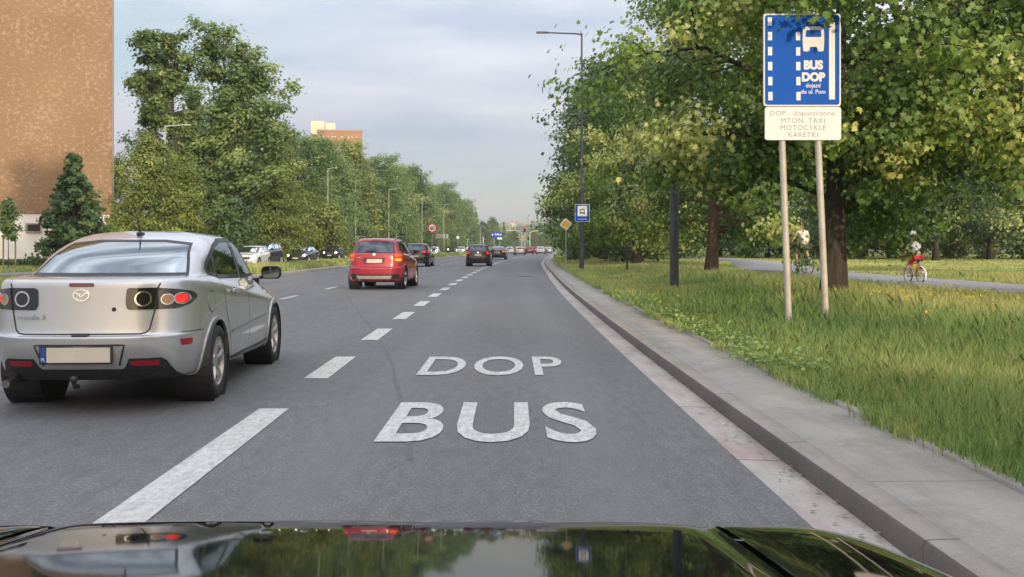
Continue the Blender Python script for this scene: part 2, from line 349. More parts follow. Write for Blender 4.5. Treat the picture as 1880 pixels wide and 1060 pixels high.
for txt, x0, x1, y0, y1, b in (('BUS', -.925, .60, 6.52, 8.22, .018), ('DOP', -.975, .56, 9.94, 11.66, .012)):
    me = text_mesh(txt, 1.0, b, 'LEFT', space=1.12); co = np.array([q.co[:] for q in me.vertices]); mn, mxx = co.min(0), co.max(0)
    for q in me.vertices:
        X = x0+(q.co.x-mn[0])/(mxx[0]-mn[0])*(x1-x0); Y = y0+(q.co.y-mn[1])/(mxx[1]-mn[1])*(y1-y0); q.co = (X, Y, road_z(X, Y)+.002)
    tag(link('road_lettering', me, M_MARK), kind='structure')
# dark repair seam and two patches in the bus lane
M_TAR = mat('tar_seam', (0.10, 0.098, 0.097), .7, vary=.2, vs=9, obj=False)
sm = MB(); ys = np.linspace(6.0, 27, 30); v = []
for i, y in enumerate(ys):
    x = float(np.interp(y, [6, 8, 11.5, 16, 27], [-.62, -.9, -1.42, -2.3, -4.6]))+.012*math.sin(y*3.1)
    w = .016+.006*math.sin(y*2.3); v += [(x-w, y, road_z(x, y)-.002), (x+w, y, road_z(x, y)-.002)]
sm.add(v, [(2*i, 2*i+1, 2*i+3, 2*i+2) for i in range(len(ys)-1)])
tag(sm.build('tar_seam', M_TAR), kind='structure')
md = MB(); X, Y = .6, 44.0
md.lathe([(0, .012), (.30, .012), (.33, .008), (.34, 0)], (X, Y, .012), n=24)
tag(md.build('drain_cover', mat('iron', (.10, .10, .10), .6, .3)), 'round iron drain cover set flush in the bus lane', 'drain cover')
# bits of dry leaf and grit lying in the gutter
gn = 380; GYy = 4*(60/4)**rng.uniform(0, 1, gn); GXx = kerb(GYy)-np.abs(rng.normal(0, .09, gn))-.01; gs = rng.uniform(.008, .028, gn); ga = rng.uniform(0, 6.28, gn)
gv_ = np.zeros((gn, 4, 3))
for q_, (ax_, ay_) in enumerate(((-.5, -.3), (.5, -.4), (.45, .4), (-.4, .45))): gv_[:, q_, 0] = GXx+gs*(ax_*np.cos(ga)-ay_*np.sin(ga)); gv_[:, q_, 1] = GYy+gs*(ax_*np.sin(ga)+ay_*np.cos(ga)); gv_[:, q_, 2] = .009+rng.uniform(0, .006, gn)
tag(link('gutter_litter', npmesh('gutter_litter', gv_.reshape(-1, 3), np.arange(gn*4).reshape(gn, 4)), mat('dry_leaf', (.24, .20, .14), .9, vary=.4, vs=30, obj=False)), 'dry leaf bits and grit lying along the gutter', 'litter', kind='stuff')
# wooded hills on the horizon, straight ahead
hv = []; hx = np.linspace(-900, 1000, 60); hy = np.linspace(900, 2200, 14)
hn = rng.normal(size=(14, 60))
for j, y in enumerate(hy):
    for i, x in enumerate(hx):
        e = math.sin(math.pi*j/13); hv.append((x, y, -1+e*(27+9*math.sin(x*.004+1)+5*math.sin(x*.013)+2.0*hn[j, i])))
ii = (np.arange(13)[:, None]*60+np.arange(59)[None, :]).ravel()
tag(link('hills', npmesh('hills', hv, np.stack([ii, ii+1, ii+61, ii+60], 1), smooth=True), soilgrass('hill_wood', (.05, .075, .03), (.10, .12, .05), thr=.9)), kind='structure')
# ------------------------------------------------------------------ buildings
def aggregate_wall():
    k = NT('exposed_aggregate'); v = k.obj(); f = k.noise(v, 0.18, 4, 0.6); sp = k.noise(k.obj((1, 1, 1.25)), 3.6, 6, 0.74); fine = k.noise(v, 9, 4, 0.7)
    big = k.noise(k.obj((1, 1, 1.3)), 0.33, 3, 0.6)
    cc = k.ramp(f, [(0.3, (0.225, 0.142, 0.078)), (0.7, (0.30, 0.195, 0.11))])
    th = k.n('ShaderNodeMath', {0: sp, 1: k.n('ShaderNodeMapRange', {0: big, 1: .3, 2: .7, 3: -.06, 4: .07}).outputs[0]}, operation='ADD').outputs[0]
    cc = k.mix(k.ramp(th, [(0.525, (0, 0, 0)), (0.62, (0.75,)*3)]), cc, (0.42, 0.315, 0.215))
    cc = k.mix(k.ramp(fine, [(0.35, (0.4,)*3), (0.6, (0, 0, 0))]), cc, (0.20, 0.125, 0.07))
    z = k.n('ShaderNodeSeparateXYZ', {0: v}).outputs[2]; w = k.n('ShaderNodeMath', {0: z, 1: 2.75}, operation='WRAP').outputs[0]
    w = k.n('ShaderNodeMath', {0: z, 1: 2.75}, operation='PINGPONG').outputs[0]; cc = k.mix(k.ramp(w, [(0.0, (0.25,)*3), (0.03, (0, 0, 0))]), cc, (.16, .1, .06))
    k.l(cc, k.p.inputs['Base Color']); k.p.inputs['Roughness'].default_value = 0.85; k.bump(th, 0.5, 0.09); return k.m
M_AGG = aggregate_wall()
M_PLASTER = mat('white_plaster', (0.76, 0.75, 0.73), .85, vary=.08, vs=.8, bump=.2, bs=30)
M_DARKGLASS = mat('window_dark', (0.03, 0.035, 0.04), .12, vary=0)
M_PINK = mat('pink_frame', (0.40, 0.30, 0.26), .7)
M_CONC = mat('bare_concrete', (0.36, 0.35, 0.33), .85, vary=.15, vs=2)
bx, by = at(206, 455, 66)[:2]
blk = empty('apartment_block', (bx, by, 0.15), R(24), 'tall brown slab block with a windowless speckled end wall and a white base', 'building')
MB().box((-9, 7, 18.9), (18, 14, 31)).build('wall', M_AGG, blk)
MB().box((-9.06, 7.06, 1.65), (17.8, 13.9, 3.45)).build('plinth', M_PLASTER, blk)
MB().box((-9, 7, 34.6), (18.3, 14.3, .4)).build('roof', M_CONC, blk)
MB().box((.06, -.06, 18.9), (.10, .10, 31)).build('corner_flashing', mat('flashing', (.20, .17, .15), .7, .2), blk)
wf = MB().box((-4.75, .02, 2.45), (.95, .14, .62)).build('window', M_PINK, blk)
MB().box((-4.75, -.058, 2.45), (.75, .04, .44)).build('pane', M_DARKGLASS, wf)
lampb = MB().box((-7.3, -.05, 1.55), (.16, .3, .25), bev=.03).build('wall_lamp', mat('grey_plastic', (.22, .22, .22), .5), blk)
# far slab tower above the left trees
Yt = 340
tx = at(588, 455, Yt)[0]
tw = empty('tower_block', (tx, Yt, 0), R(12), 'distant brown and cream tower block rising above the row of trees', 'building')
M_TB = mat('tower_brown', (0.33, 0.19, 0.105), .85, vary=.10, vs=.4)
M_CREAM = mat('tower_cream', (0.72, 0.56, 0.42), .8, vary=.06, vs=.3)
MB().box((6.7, 9, 20.9), (15.4, 18, 41.8)).build('wall', M_TB, tw)
MB().box((6.7, 9, 42.1), (15.8, 18.4, .6)).build('parapet', mat('tower_trim', (.34, .25, .19), .8), tw)
MB().box((-.9, 5, 42.9), (4.6, 10, 4.6)).box((3.4, 5, 42.7), (3.4, 9, 4.0)).build('lift_housing', M_CREAM, tw)
MB().box((-3.4, 13, 19), (5, 26, 38)).build('side_wing', M_CREAM, tw)
MB().tube([(-.3, 5, 45), (-.3, 5, 49.5)], .09, 6).build('mast', M_CONC, tw)
MB().box((14.52, 8, 32.6), (.3, 3.0, 3.2)).build('balcony', mat('white_panel', (.8, .78, .74), .6), tw)
for i, x in enumerate((1.3, 3.0, 4.3, 5.3, 7.6, 9.9, 11.1, 12.7)):
    MB().box((x-.2, -.02, 39.9), (.42, .1, .42)).build('vent', M_CREAM, tw)
em = MB(); em.lathe([(.35, -.05), (.62, -.05), (.62, .05), (.35, .05)], (8.6, -.03, 37.4), 'y', 18, closed=True); em.box((8.8, -.03, 36.5), (.5, .1, .4)); em.build('emblem', M_CREAM, tw)
tw2 = empty('tower_block', (at(520, 455, 360)[0], 360, 0), R(14), 'pale distant block half hidden behind the poplar crown', 'building')
MB().box((0, 8, 20), (14, 16, 40)).build('wall', M_CREAM, tw2); MB().box((0, 8, 40.3), (14.3, 16.3, .6)).build('parapet', M_CONC, tw2)
for i in range(5):
    for k in range(9): MB().box((-5+i*2.5, -.03, 12+k*3), (1.3, .12, 1.4)).build('window', M_DARKGLASS, tw2)
for px, py, w, lab in ((941, 409, 10, 'tall sunlit pinkish building on the far hilltop'), (956, 417, 13, 'low sunlit pinkish building lower on the far hilltop')):
    x, y, z = at(px, py, 1400); b = empty('hilltop_building', (x, y, 18), 0, lab, 'building')
    MB().box((0, 0, (z-18)/2), (w, 9, z-18)).build('wall', M_CREAM, b); MB().prism([(-w/2-.4, z-18), (w/2+.4, z-18), (0, z-16)], -4.7, 4.7).build('roof', mat('tile_red', (.35, .15, .1), .8), b)
# ------------------------------------------------------------------ vegetation
def rot_basis(nrm):
    a = np.where(np.abs(nrm[:, 2:3]) < 0.9, np.array([[0, 0, 1.0]]), np.array([[1.0, 0, 0]]))
    u = np.cross(a, nrm); u /= np.linalg.norm(u, axis=1, keepdims=True)+1e-9; v = np.cross(nrm, u); return u, v
MAPLE = np.array([(0, -.12), (.22, -.05), (.5, .08), (.30, .28), (.55, .56), (.24, .52), (0, 1.0), (-.24, .52), (-.55, .56), (-.30, .28), (-.5, .08), (-.22, -.05)])
KITE = np.array([(0, 0), (.36, .42), (0, 1.0), (-.36, .42)])
def leaf_cloud(P, N, S, T, shape=KITE, g=rng):
    """one mesh of leaves: P points, N normals, S sizes, T tints"""
    n = len(P); k = len(shape); N = N/(np.linalg.norm(N, axis=1, keepdims=True)+1e-9); u, v = rot_basis(N)
    a = g.uniform(0, 2*np.pi, n)[:, None]; u2 = u*np.cos(a)+v*np.sin(a); v2 = -u*np.sin(a)+v*np.cos(a)
    sx = shape[:, 0][None, :, None]; sy = shape[:, 1][None, :, None]-.45
    V = P[:, None, :]+S[:, None, None]*(u2[:, None, :]*sx+v2[:, None, :]*sy-N[:, None, :]*(.35*(sy**2)+.25*np.abs(sx)))
    return V.reshape(-1, 3), np.arange(n*k).reshape(n, k), np.repeat(T, k)
def tree_proto(seed, H, base, rad, nprim, leaf, per, shape='round', trunk_r=.22, droop=.25, fine=KITE, yellow=.1, sub=6, spread=.42, lean=0.0, leafup=.6, gaps=0.0, rag=(.72, 1.12), extra=()):
    """returns (trunk mesh, crown mesh); height H, crown from base up, crown radius rad"""
    g = np.random.default_rng(seed); mb = MB()
    top = H*.9; n = 9; tp = []
    bend = g.normal(0, .10, (n, 2)).cumsum(0)*rad*.08
    for i in range(n):
        t = i/(n-1); tp.append(np.array([bend[i, 0]+lean*t*t*H*.1, bend[i, 1], t*top-.25]))
    mb.tube(tp, [trunk_r*(1.35 if i == 0 else 1-.88*(i/(n-1))**.8) for i in range(n)], 10)
    tpa = np.array(tp)
    def trunk_at(z):
        i = min(n-2, max(0, int((z+.25)/top*(n-1)))); f = min(1, max(0, ((z+.25)/top*(n-1))-i)); return tpa[i]*(1-f)+tpa[i+1]*f
    prof = {'round': lambda t: max(.25, math.sqrt(max(0, 1-((t-.42)/.62)**2))), 'tall': lambda t: .55+.45*math.sin(math.pi*min(1, t*.95+.1)), 'cone': lambda t: 1.02-t*1.0, 'open': lambda t: .45+.6*math.sin(math.pi*(.15+.8*t)), 'col': lambda t: .62+.38*math.sin(math.pi*min(1, .12+t*.80)), 'vase': lambda t: .5+.55*math.sin(math.pi*(.1+.62*t))}[shape]
    CP, CT, CR, CB = [], [], [], []
    az = g.uniform(0, 6.28)
    for i in range(nprim):
        t = (i+g.uniform(.1, .9))/nprim
        if gaps and g.uniform() < gaps: az += 2.4; continue
        z = base*1.0+(H*.93-base)*t; az += 2.4+g.normal(0, .35); Lb = rad*prof(t)*g.uniform(*rag)
        el = (.25+.95*t if shape not in ('cone',) else -.12+.35*t)+g.normal(0, .12)
        if shape in ('tall', 'vase'): el += .35
        if shape == 'col': el = .15+.55*t+g.normal(0, .25)
        s0 = trunk_at(z-(Lb*.35*math.sin(max(0, el)))); d = np.array([math.cos(az)*math.cos(el), math.sin(az)*math.cos(el), math.sin(el)])
        pts = [s0]; m = 5
        for q in range(1, m+1):
            f = q/m; dd = d+np.array([0, 0, -droop*f*f*1.6])+g.normal(0, .09, 3); pts.append(pts[-1]+dd*Lb/m)
        r0 = trunk_r*.34*(1-.6*t)*(Lb/rad)**.5; mb.tube(pts, [r0*(1-.85*q/m) for q in range(m+1)], 6, cap=False)
        pa = np.array(pts); ytree = g.uniform() < .5; btint = g.normal(0, .10)
        for j in range(sub):
            f = .28+.72*(j+g.uniform(0, 1))/sub; q = f*m; a = int(min(m-1, q)); p0 = pa[a]+(pa[a+1]-pa[a])*(q-a)
            sd = d*.5+g.normal(0, .75, 3); sd[2] = sd[2]*.55-droop*.5; sd /= np.linalg.norm(sd); sl = Lb*g.uniform(.18, .42)*(1.15-.5*f); ysub = ytree and g.uniform() < yellow*2 and f > .5; stint = g.uniform(.15, .58)+btint
            p1 = p0+sd*sl+np.array([0, 0, -droop*.25*sl]); mb.tube([p0, (p0+p1)/2+np.array([0, 0, .05*sl]), p1], [r0*.3, r0*.2, r0*.08], 4, cap=False)
            for kx in range(3):
                CP.append(p0+(p1-p0)*(.35+.35*kx)+g.normal(0, .10, 3)*spread*1.5); CR.append(spread*g.uniform(.7, 1.25)*((1-.72*t) if shape == 'cone' else 1))
                CT.append(g.uniform(.76, 1.0) if ysub else min(.68, max(.05, stint+g.normal(0, .06))))
    for pl in extra:                # single boughs through given points
        pl = [np.array(p, float) for p in pl]; mb.tube(pl, [trunk_r*.22*(1-.8*i/(len(pl)-1)) for i in range(len(pl))], 6, cap=False)
        for kx in range(24):
            f = g.uniform(.45, 1.0)*(len(pl)-1); i = min(len(pl)-2, int(f)); CP.append(pl[i]+(pl[i+1]-pl[i])*(f-i)+g.normal(0, .30, 3)); CR.append(spread*g.uniform(.5, .8)); CT.append(g.uniform(.15, .55) if g.uniform() < .7 else g.uniform(.75, .95))
    CP = np.array(CP); CT = np.array(CT); CR = np.array(CR); nc = len(CP)
    P = np.repeat(CP, per, 0); rr = np.repeat(CR, per)[:, None]; off = g.normal(0, 1, (len(P), 3))*np.array([1, 1, .62]); P = P+off*rr*.62
    cen = np.array([0, 0, base+(H-base)*.45]); outd = P-cen; outd /= np.linalg.norm(outd, axis=1, keepdims=True)+1e-9
    on = off/(np.linalg.norm(off, axis=1, keepdims=True)+1e-9); N = np.array([0, 0, leafup*.8])+outd*.4+on*.75+g.normal(0, .36, (len(P), 3)); S = leaf*g.uniform(.65, 1.25, len(P)); T = np.clip(np.repeat(CT, per)+g.normal(0, .08, len(P)), 0, 1)
    keep = P[:, 2] > .12
    V, Fc, TT = leaf_cloud(P[keep], N[keep], S[keep], T[keep], fine, g)
    me = npmesh('crown', V, Fc, TT)
    tm = bpy.data.meshes.new('trunk'); tm.from_pydata(mb.v, [], mb.f); tm.polygons.foreach_set('use_smooth', np.ones(len(tm.polygons), dtype=bool)); tm.update()
    return tm, me
def bark(name, a, b):
    k = NT(name); v = k.obj((1, 1, .22)); f = k.noise(v, 14, 6, .7); k.l(k.ramp(f, [(.3, a), (.7, b)]), k.p.inputs['Base Color']); k.p.inputs['Roughness'].default_value = .9; k.bump(f, .9, .05); return k.m
M_BARK = bark('bark_grey', (.028, .023, .018), (.095, .08, .065)); M_BARKR = bark('bark_red', (.075, .045, .03), (.20, .13, .09))
G_MAPLE = leafmat('leaves_maple', [(.1, (.040, .082, .016)), (.45, (.094, .160, .028)), (.66, (.15, .215, .040)), (.84, (.29, .32, .080)), (1., (.46, .46, .17))], .32)
G_DARK = leafmat('leaves_dark', [(.1, (.030, .062, .020)), (.6, (.078, .130, .036)), (1., (.16, .20, .06))], .26)
G_MID = leafmat('leaves_mid', [(.1, (.050, .095, .024)), (.6, (.125, .195, .050)), (1., (.24, .29, .085))], .34)
G_YEL = leafmat('leaves_yellow_green', [(.1, (.072, .105, .020)), (.6, (.165, .205, .042)), (1., (.29, .30, .07))], .36)
G_POP = leafmat('leaves_poplar', [(.1, (.062, .105, .034)), (.6, (.14, .205, .064)), (1., (.24, .29, .105))], .38)
G_CON = leafmat('needles', [(.1, (.028, .058, .022)), (.6, (.070, .125, .040)), (1., (.15, .195, .065))], .25)
PROTO = {}
def proto(key, **k):
    PROTO[key] = tree_proto(**k)
proto('maple', seed=11, H=10.8, base=2.0, rad=5.1, nprim=38, leaf=.10, per=66, sub=9, trunk_r=.24, droop=.46, fine=MAPLE, yellow=.27, spread=.52, extra=[[(0, 0, 5.6), (-.7, -2.2, 5.9), (-1.1, -3.9, 5.4), (-1.55, -4.75, 4.62)], [(0, 0, 4.4), (.5, -1.3, 4.3), (.7, -2.2, 3.5), (.5, -2.7, 2.6)], [(0, 0, 3.8), (-.6, -1.2, 3.9), (-.9, -2.0, 3.2), (-.8, -2.4, 2.4)], [(0, 0, 4.0), (1.4, -.8, 4.0), (2.3, -1.3, 3.0), (2.6, -1.4, 2.3)], [(0, 0, 3.6), (.3, -1.0, 3.5), (.25, -1.6, 2.7), (.2, -1.9, 2.2)], [(0, 0, 6.2), (-.2, -2.4, 6.3), (-.7, -4.2, 5.6), (-1.15, -4.9, 4.55)]])
proto('maple_high', seed=77, H=11.5, base=2.5, rad=5.7, nprim=38, leaf=.10, per=62, sub=9, trunk_r=.27, droop=.46, fine=MAPLE, yellow=.27, spread=.52)
proto('maple_b', seed=23, H=11.8, base=1.6, rad=4.9, nprim=34, leaf=.13, per=50, sub=8, trunk_r=.25, droop=.42, fine=MAPLE, yellow=.27, spread=.60)
proto('maple_low', seed=41, H=11.5, base=1.9, rad=5.6, nprim=38, leaf=.20, per=24, sub=8, trunk_r=.24, droop=.5, fine=KITE*np.array([1.3, 1]), yellow=.18, spread=.66)
proto('broad', seed=5, H=14, base=1.0, rad=5.2, nprim=36, leaf=.30, per=18, sub=8, trunk_r=.30, droop=.30, spread=.85, yellow=.1)
proto('broad_b', seed=31, H=15, base=.9, rad=4.6, nprim=38, leaf=.30, per=17, sub=8, trunk_r=.28, droop=.2, spread=.8, yellow=.08)
proto('poplar', seed=8, H=19, base=2.0, rad=5.0, nprim=46, leaf=.31, per=15, sub=8, trunk_r=.36, droop=.1, shape='col', spread=.75, yellow=.05, gaps=.05, rag=(.6, 1.2))
def multi(stems):
    tv, tf, cv, cf, ct = [], [], [], [], []; nt0 = nc0 = 0
    for dx, dy, k in stems:
        tm, cm = tree_proto(**k); H = k['H']
        for me, VV, FF in ((tm, tv, tf), (cm, cv, cf)):
            co = np.empty(len(me.vertices)*3, np.float32); me.vertices.foreach_get('co', co); co = co.reshape(-1, 3); t = np.clip(co[:, 2]/(H*.62), 0, 1)**1.25; co[:, 0] += dx*t; co[:, 1] += dy*t
            if me is tm: FF += [tuple(v+nt0 for v in p.vertices) for p in me.polygons]; nt0 += len(co)
            else:
                a_ = np.empty(len(co), np.float32); me.attributes['tint'].data.foreach_get('value', a_); ct.append(a_); FF.append(np.arange(len(co)).reshape(-1, 4)+nc0); nc0 += len(co)
            VV.append(co)
    tm = bpy.data.meshes.new('trunk'); tm.from_pydata([tuple(map(float, p)) for p in np.concatenate(tv)], [], tf); tm.polygons.foreach_set('use_smooth', np.ones(len(tm.polygons), dtype=bool)); tm.update()
    return tm, npmesh('crown', np.concatenate(cv), np.concatenate(cf), np.concatenate(ct))
PK = dict(leaf=.30, per=17, sub=6, droop=.14, yellow=.08, shape='col', rag=(.5, 1.25))
PROTO['poplar_open'] = multi([(-3.2, .5, dict(PK, seed=51, H=19.6, base=11, rad=2.0, nprim=20, trunk_r=.26, spread=.5, gaps=.2)), (-.9, -.8, dict(PK, seed=52, H=18.2, base=10.5, rad=2.3, nprim=17, trunk_r=.3, spread=.5, gaps=.3)),
    (2.6, .4, dict(PK, seed=53, H=19.8, base=9.5, rad=3.5, nprim=30, trunk_r=.36, spread=.55, gaps=.22)), (4.3, -.5, dict(PK, seed=54, H=17.6, base=5.5, rad=3.4, nprim=34, trunk_r=.28, spread=.6, gaps=.15)),
    (5.9, .6, dict(PK, seed=55, H=14.8, base=2.5, rad=3.0, nprim=30, trunk_r=.22, spread=.6, gaps=.1)), (.6, 1.2, dict(PK, seed=56, H=10.5, base=2.0, rad=2.9, nprim=22, trunk_r=.2, spread=.65))])
proto('spruce', seed=3, H=7.4, base=.4, rad=2.9, nprim=64, leaf=.26, per=16, sub=6, trunk_r=.14, droop=.35, shape='cone', spread=.36, leafup=.3)
proto('bush', seed=9, H=4.2, base=.3, rad=2.3, nprim=24, leaf=.24, per=12, sub=6, trunk_r=.09, droop=.15, spread=.5, yellow=.1)
proto('young', seed=17, H=3.7, base=1.6, rad=.75, nprim=16, leaf=.15, per=9, sub=5, trunk_r=.035, droop=.1, shape='tall', spread=.22, yellow=.2)
proto('slim', seed=19, H=13, base=.8, rad=2.0, nprim=34, leaf=.42, per=9, sub=5, trunk_r=.2, droop=.0, shape='cone', spread=.5)
def tree(kind, X, Y, z, scale, rz, leafm, label, group=None, name=None, cat='tree', barkm=None, sxy=1.0):
    t = empty(name or {'spruce': 'conifer_tree', 'bush': 'shrub', 'young': 'sapling'}.get(kind, 'broadleaf_tree'), (X, Y, z), rz, label, cat, group)
    t.scale = (scale*sxy, scale*sxy, scale)
    for nm, me, m in (('trunk', PROTO[kind][0], barkm or M_BARK), ('crown', PROTO[kind][1], leafm)):
        o = bpy.data.objects.new(nm, me); col.objects.link(o); o.parent = t
        if not me.materials: me.materials.append(m)
        o.material_slots[0].link = 'OBJECT'; o.material_slots[0].material = m
    return t
def vz(X, Y): return float(verge_z(X, Y))
# right-hand side
tree('maple', 5.9, 18.0, vz(5.9, 18.0), 1.0, 0.0, G_MAPLE, 'large spreading maple whose dark trunk stands just behind the blue bus lane sign')
tree('maple_b', 7.6, 37.5, vz(7.6, 37.5), 1.06, .6, G_MAPLE, 'maple with a reddish leaning trunk between the lamp post and the sign', barkm=M_BARKR, sxy=.92)
tree('maple_high', 12.3, 16.2, vz(12.3, 16.2), 1.0, 1.1, G_MAPLE, 'nearest maple, its trunk outside the frame and its boughs filling the upper right corner')
tree('maple_b', 6.9, 54.0, vz(6.9, 54), 1.02, 3.4, G_MAPLE, 'maple with yellowish crown reaching over the pole with the bus stop sign')
tree('young', 5.1, 43.5, vz(5.1, 43.5), 1.18, .4, G_YEL, 'young pale green tree with a thin stem in the verge grass', sxy=1.35)
tree('broad', 7.2, 62, vz(7.2, 62), .95, 1.3, G_DARK, 'dark bushy tree with foliage to the ground behind the bus stop sign')
tree('broad_b', 6.9, 74, vz(6.9, 74), 1.02, 4.1, G_DARK, 'tall dark tree overhanging the road well past the bus stop sign')
tree('broad', 7.6, 88, vz(7.6, 88), 1.10, 2.2, G_DARK, 'tallest dark tree at the left edge of the right hand tree mass')
tree('broad_b', 8.2, 104, vz(8.2, 104), .95, 5.0, G_MID, 'round dark tree at the far end of the right hand tree mass')
for i, (X, Y, s, k, m) in enumerate([(31.2, 72, 1.05, 'maple_low', G_DARK), (28.8, 80, 1.0, 'maple_low', G_DARK), (38, 78, 1.15, 'maple_low', G_DARK), (20.5, 31, 1.0, 'maple_high', G_MAPLE)]):
    tree(k, X, Y, vz(X, Y), s, i*1.7+.3, m, ['maple across the lawn, its dark trunk just right of the cycling child', 'maple across the lawn with a thin sunlit trunk left of the cycling child', 'big dark maple at the back of the lawn on the right', 'maple beyond the path at the right edge of the view'][i], barkm=[M_BARK, M_BARKR, M_BARK, M_BARK][i])
for i, (X, Y) in enumerate([(12.5, 74), (13, 92), (24, 92), (34, 88), (44, 84), (50, 74), (52, 92), (42, 97), (31, 100), (22, 104), (36, 108), (14, 118), (27, 120), (48, 108), (10, 124), (12.5, 150), (16, 180), (20, 215), (25, 260), (33, 310), (22, 160), (32, 200)]):
    tree(('broad', 'broad_b')[i % 2], X, Y, vz(X, Y), rng.uniform(.85, 1.08), rng.uniform(0, 6.28), (G_DARK, G_MID, G_DARK)[i % 3], 'dense broadleaf tree in the wood behind the roadside trees on the right', 'trees of the wood on the right')
for i, (X, Y) in enumerate([(26, 84), (33, 83), (40, 82), (9.8, 70), (47, 80), (21, 88), (30, 86), (5.9, 80), (36.5, 81), (43.5, 79)]):
    tree('bush', X, Y, vz(X, Y), rng.uniform(.5, .8), rng.uniform(0, 6), (G_MID, G_MAPLE)[i % 2], 'leafy green shrub among the trees beyond the path', 'shrubs beyond the path')
for i, (X, Y, kd) in enumerate([(6.2, -7, 'maple_b'), (6.8, -19, 'maple'), (6.2, -32, 'maple_b'), (9.6, -30, 'broad_b')]):  # added out of view to shade the road, saloon and brown wall
    tree(kd, X, Y, .3, 1.8 if kd == 'broad_b' else 1.0, i*1.3, G_MAPLE, 'unseen roadside tree behind the viewpoint, added to shade the road and brown wall', 'unseen shade trees behind the viewpoint', sxy=.6 if kd == 'broad_b' else 1.0)
# left-hand side
def LX(px, Y): return (px-940)/F*Y
tree('spruce', LX(136, 56), 56, .2, .98, .5, G_CON, 'dark drooping conifer in front of the speckled end wall', sxy=1.0)
tree('young', LX(15, 50), 50, .2, 1.0, 2, G_MID, 'thin sapling tied to a timber stake frame in front of the white plinth')
tree('broad', LX(272, 62), 62, .2, .60, 2.6, G_YEL, 'yellowish round tree between the conifer and the tall open poplar', sxy=.95)
tree('broad_b', LX(330, 66), 66, .2, .5, 1.0, G_YEL, 'lower yellow green tree under the open poplar')
tree('poplar_open', LX(345, 76), 76, .2, 1.0, 0.0, G_POP, 'tall open crowned poplar with bare limbs and dark mistletoe balls')
tree('poplar', LX(470, 84), 84, .2, .66, 4.4, G_POP, 'lower full poplar merging into the right side of the open poplar')
tree('broad', LX(505, 84), 84, .2, .75, 3.2, G_YEL, 'yellow green rounded tree behind the dark oncoming suv')
tree('bush', LX(425, 66), 66, .2, 1.0, .3, G_DARK, 'dark green bushy small tree below the poplars')
tree('bush', LX(602, 108), 108, .2, 1.35, .9, G_YEL, 'pale yellowish small tree above the dark oncoming hatchback')
tree('broad', LX(205, 70), 70, .2, .55, .2, G_MID, 'mid green tree at the corner of the brown block')
k = 0
for Y in np.arange(90, 330, 9.5):
    for off in (-25.5, -32.0):
        Yj = Y+rng.uniform(-2, 2)+(4 if off < -30 else 0); X = float(c(Yj))+off+rng.uniform(-1.2, 1.2)
        kd = ('broad', 'poplar', 'broad_b', 'broad', 'broad_b')[k % 5]; s = rng.uniform(.92, 1.1)*{'poplar': .93, 'broad': 1.14, 'broad_b': 1.12}[kd]*(1.0 if off > -30 else 1.02)*(.91 if Yj < 118 else (.96 if Yj < 165 else 1.0))
        tree(kd, X, Yj, .2, s, rng.uniform(0, 6.28), (G_POP, G_MID, G_YEL, G_POP, G_DARK)[k % 5], 'tall leafy tree in the long row behind the oncoming carriageway', 'trees in the row on the left'); k += 1
for i, Y in enumerate(np.arange(95, 260, 9)):
    X = float(c(Y))-23.8+rng.uniform(-.4, .4)
    tree('bush', X, Y, .15, rng.uniform(.75, 1.15), rng.uniform(0, 6), (G_DARK, G_MID, G_DARK)[i % 3], 'bushy undergrowth tree along the far kerb under the row of tall trees', 'shrubs along the oncoming carriageway')
for i, (px, Y, s, kd) in enumerate([(868, 330, 1.05, 'slim'), (874, 350, 1.2, 'slim'), (886, 360, .8, 'broad'), (897, 400, 1.05, 'slim'), (905, 410, .95, 'broad_b'), (914, 430, 1.05, 'slim'), (925, 440, 1.1, 'slim'), (936, 400, .55, 'broad'), (944, 420, .6, 'broad_b'), (980, 420, .7, 'broad'), (992, 440, .85, 'broad_b'), (1003, 400, .8, 'broad'), (1013, 380, .9, 'broad_b'), (850, 380, 1.1, 'poplar'), (858, 400, .95, 'broad')]):
    tree(kd, LX(px, Y), Y, 0, s, i*1.1, (G_YEL, G_MID, G_DARK)[i % 3], 'small distant tree beyond the crossing with the traffic lights', 'distant trees beyond the crossing')
# far wood on the hills, read as one mass
hp = []
for i in range(2600):
    x = rng.uniform(-800, 900); y = rng.uniform(980, 1500); e = math.sin(math.pi*(y-900)/1300); hp.append((x, y, -1+e*(27+9*math.sin(x*.004+1)+5*math.sin(x*.013))+rng.uniform(-1, 3)))
hp = np.repeat(np.array(hp), 14, 0); hp = hp+rng.normal(0, 1, hp.shape)*np.array([4, 4, 2.6])
Vv, Ff, Tt = leaf_cloud(hp, rng.normal(0, 1, hp.shape)+np.array([0, -.4, .5]), rng.uniform(2, 4, len(hp)), np.clip(np.repeat(rng.uniform(.2, .9, 2600), 14)+rng.normal(0, .1, len(hp)), 0, 1))
tag(link('distant_wood', npmesh('distant_wood', Vv, Ff, Tt), G_YEL), 'hazy green wood covering the far hills', 'wood', kind='stuff')
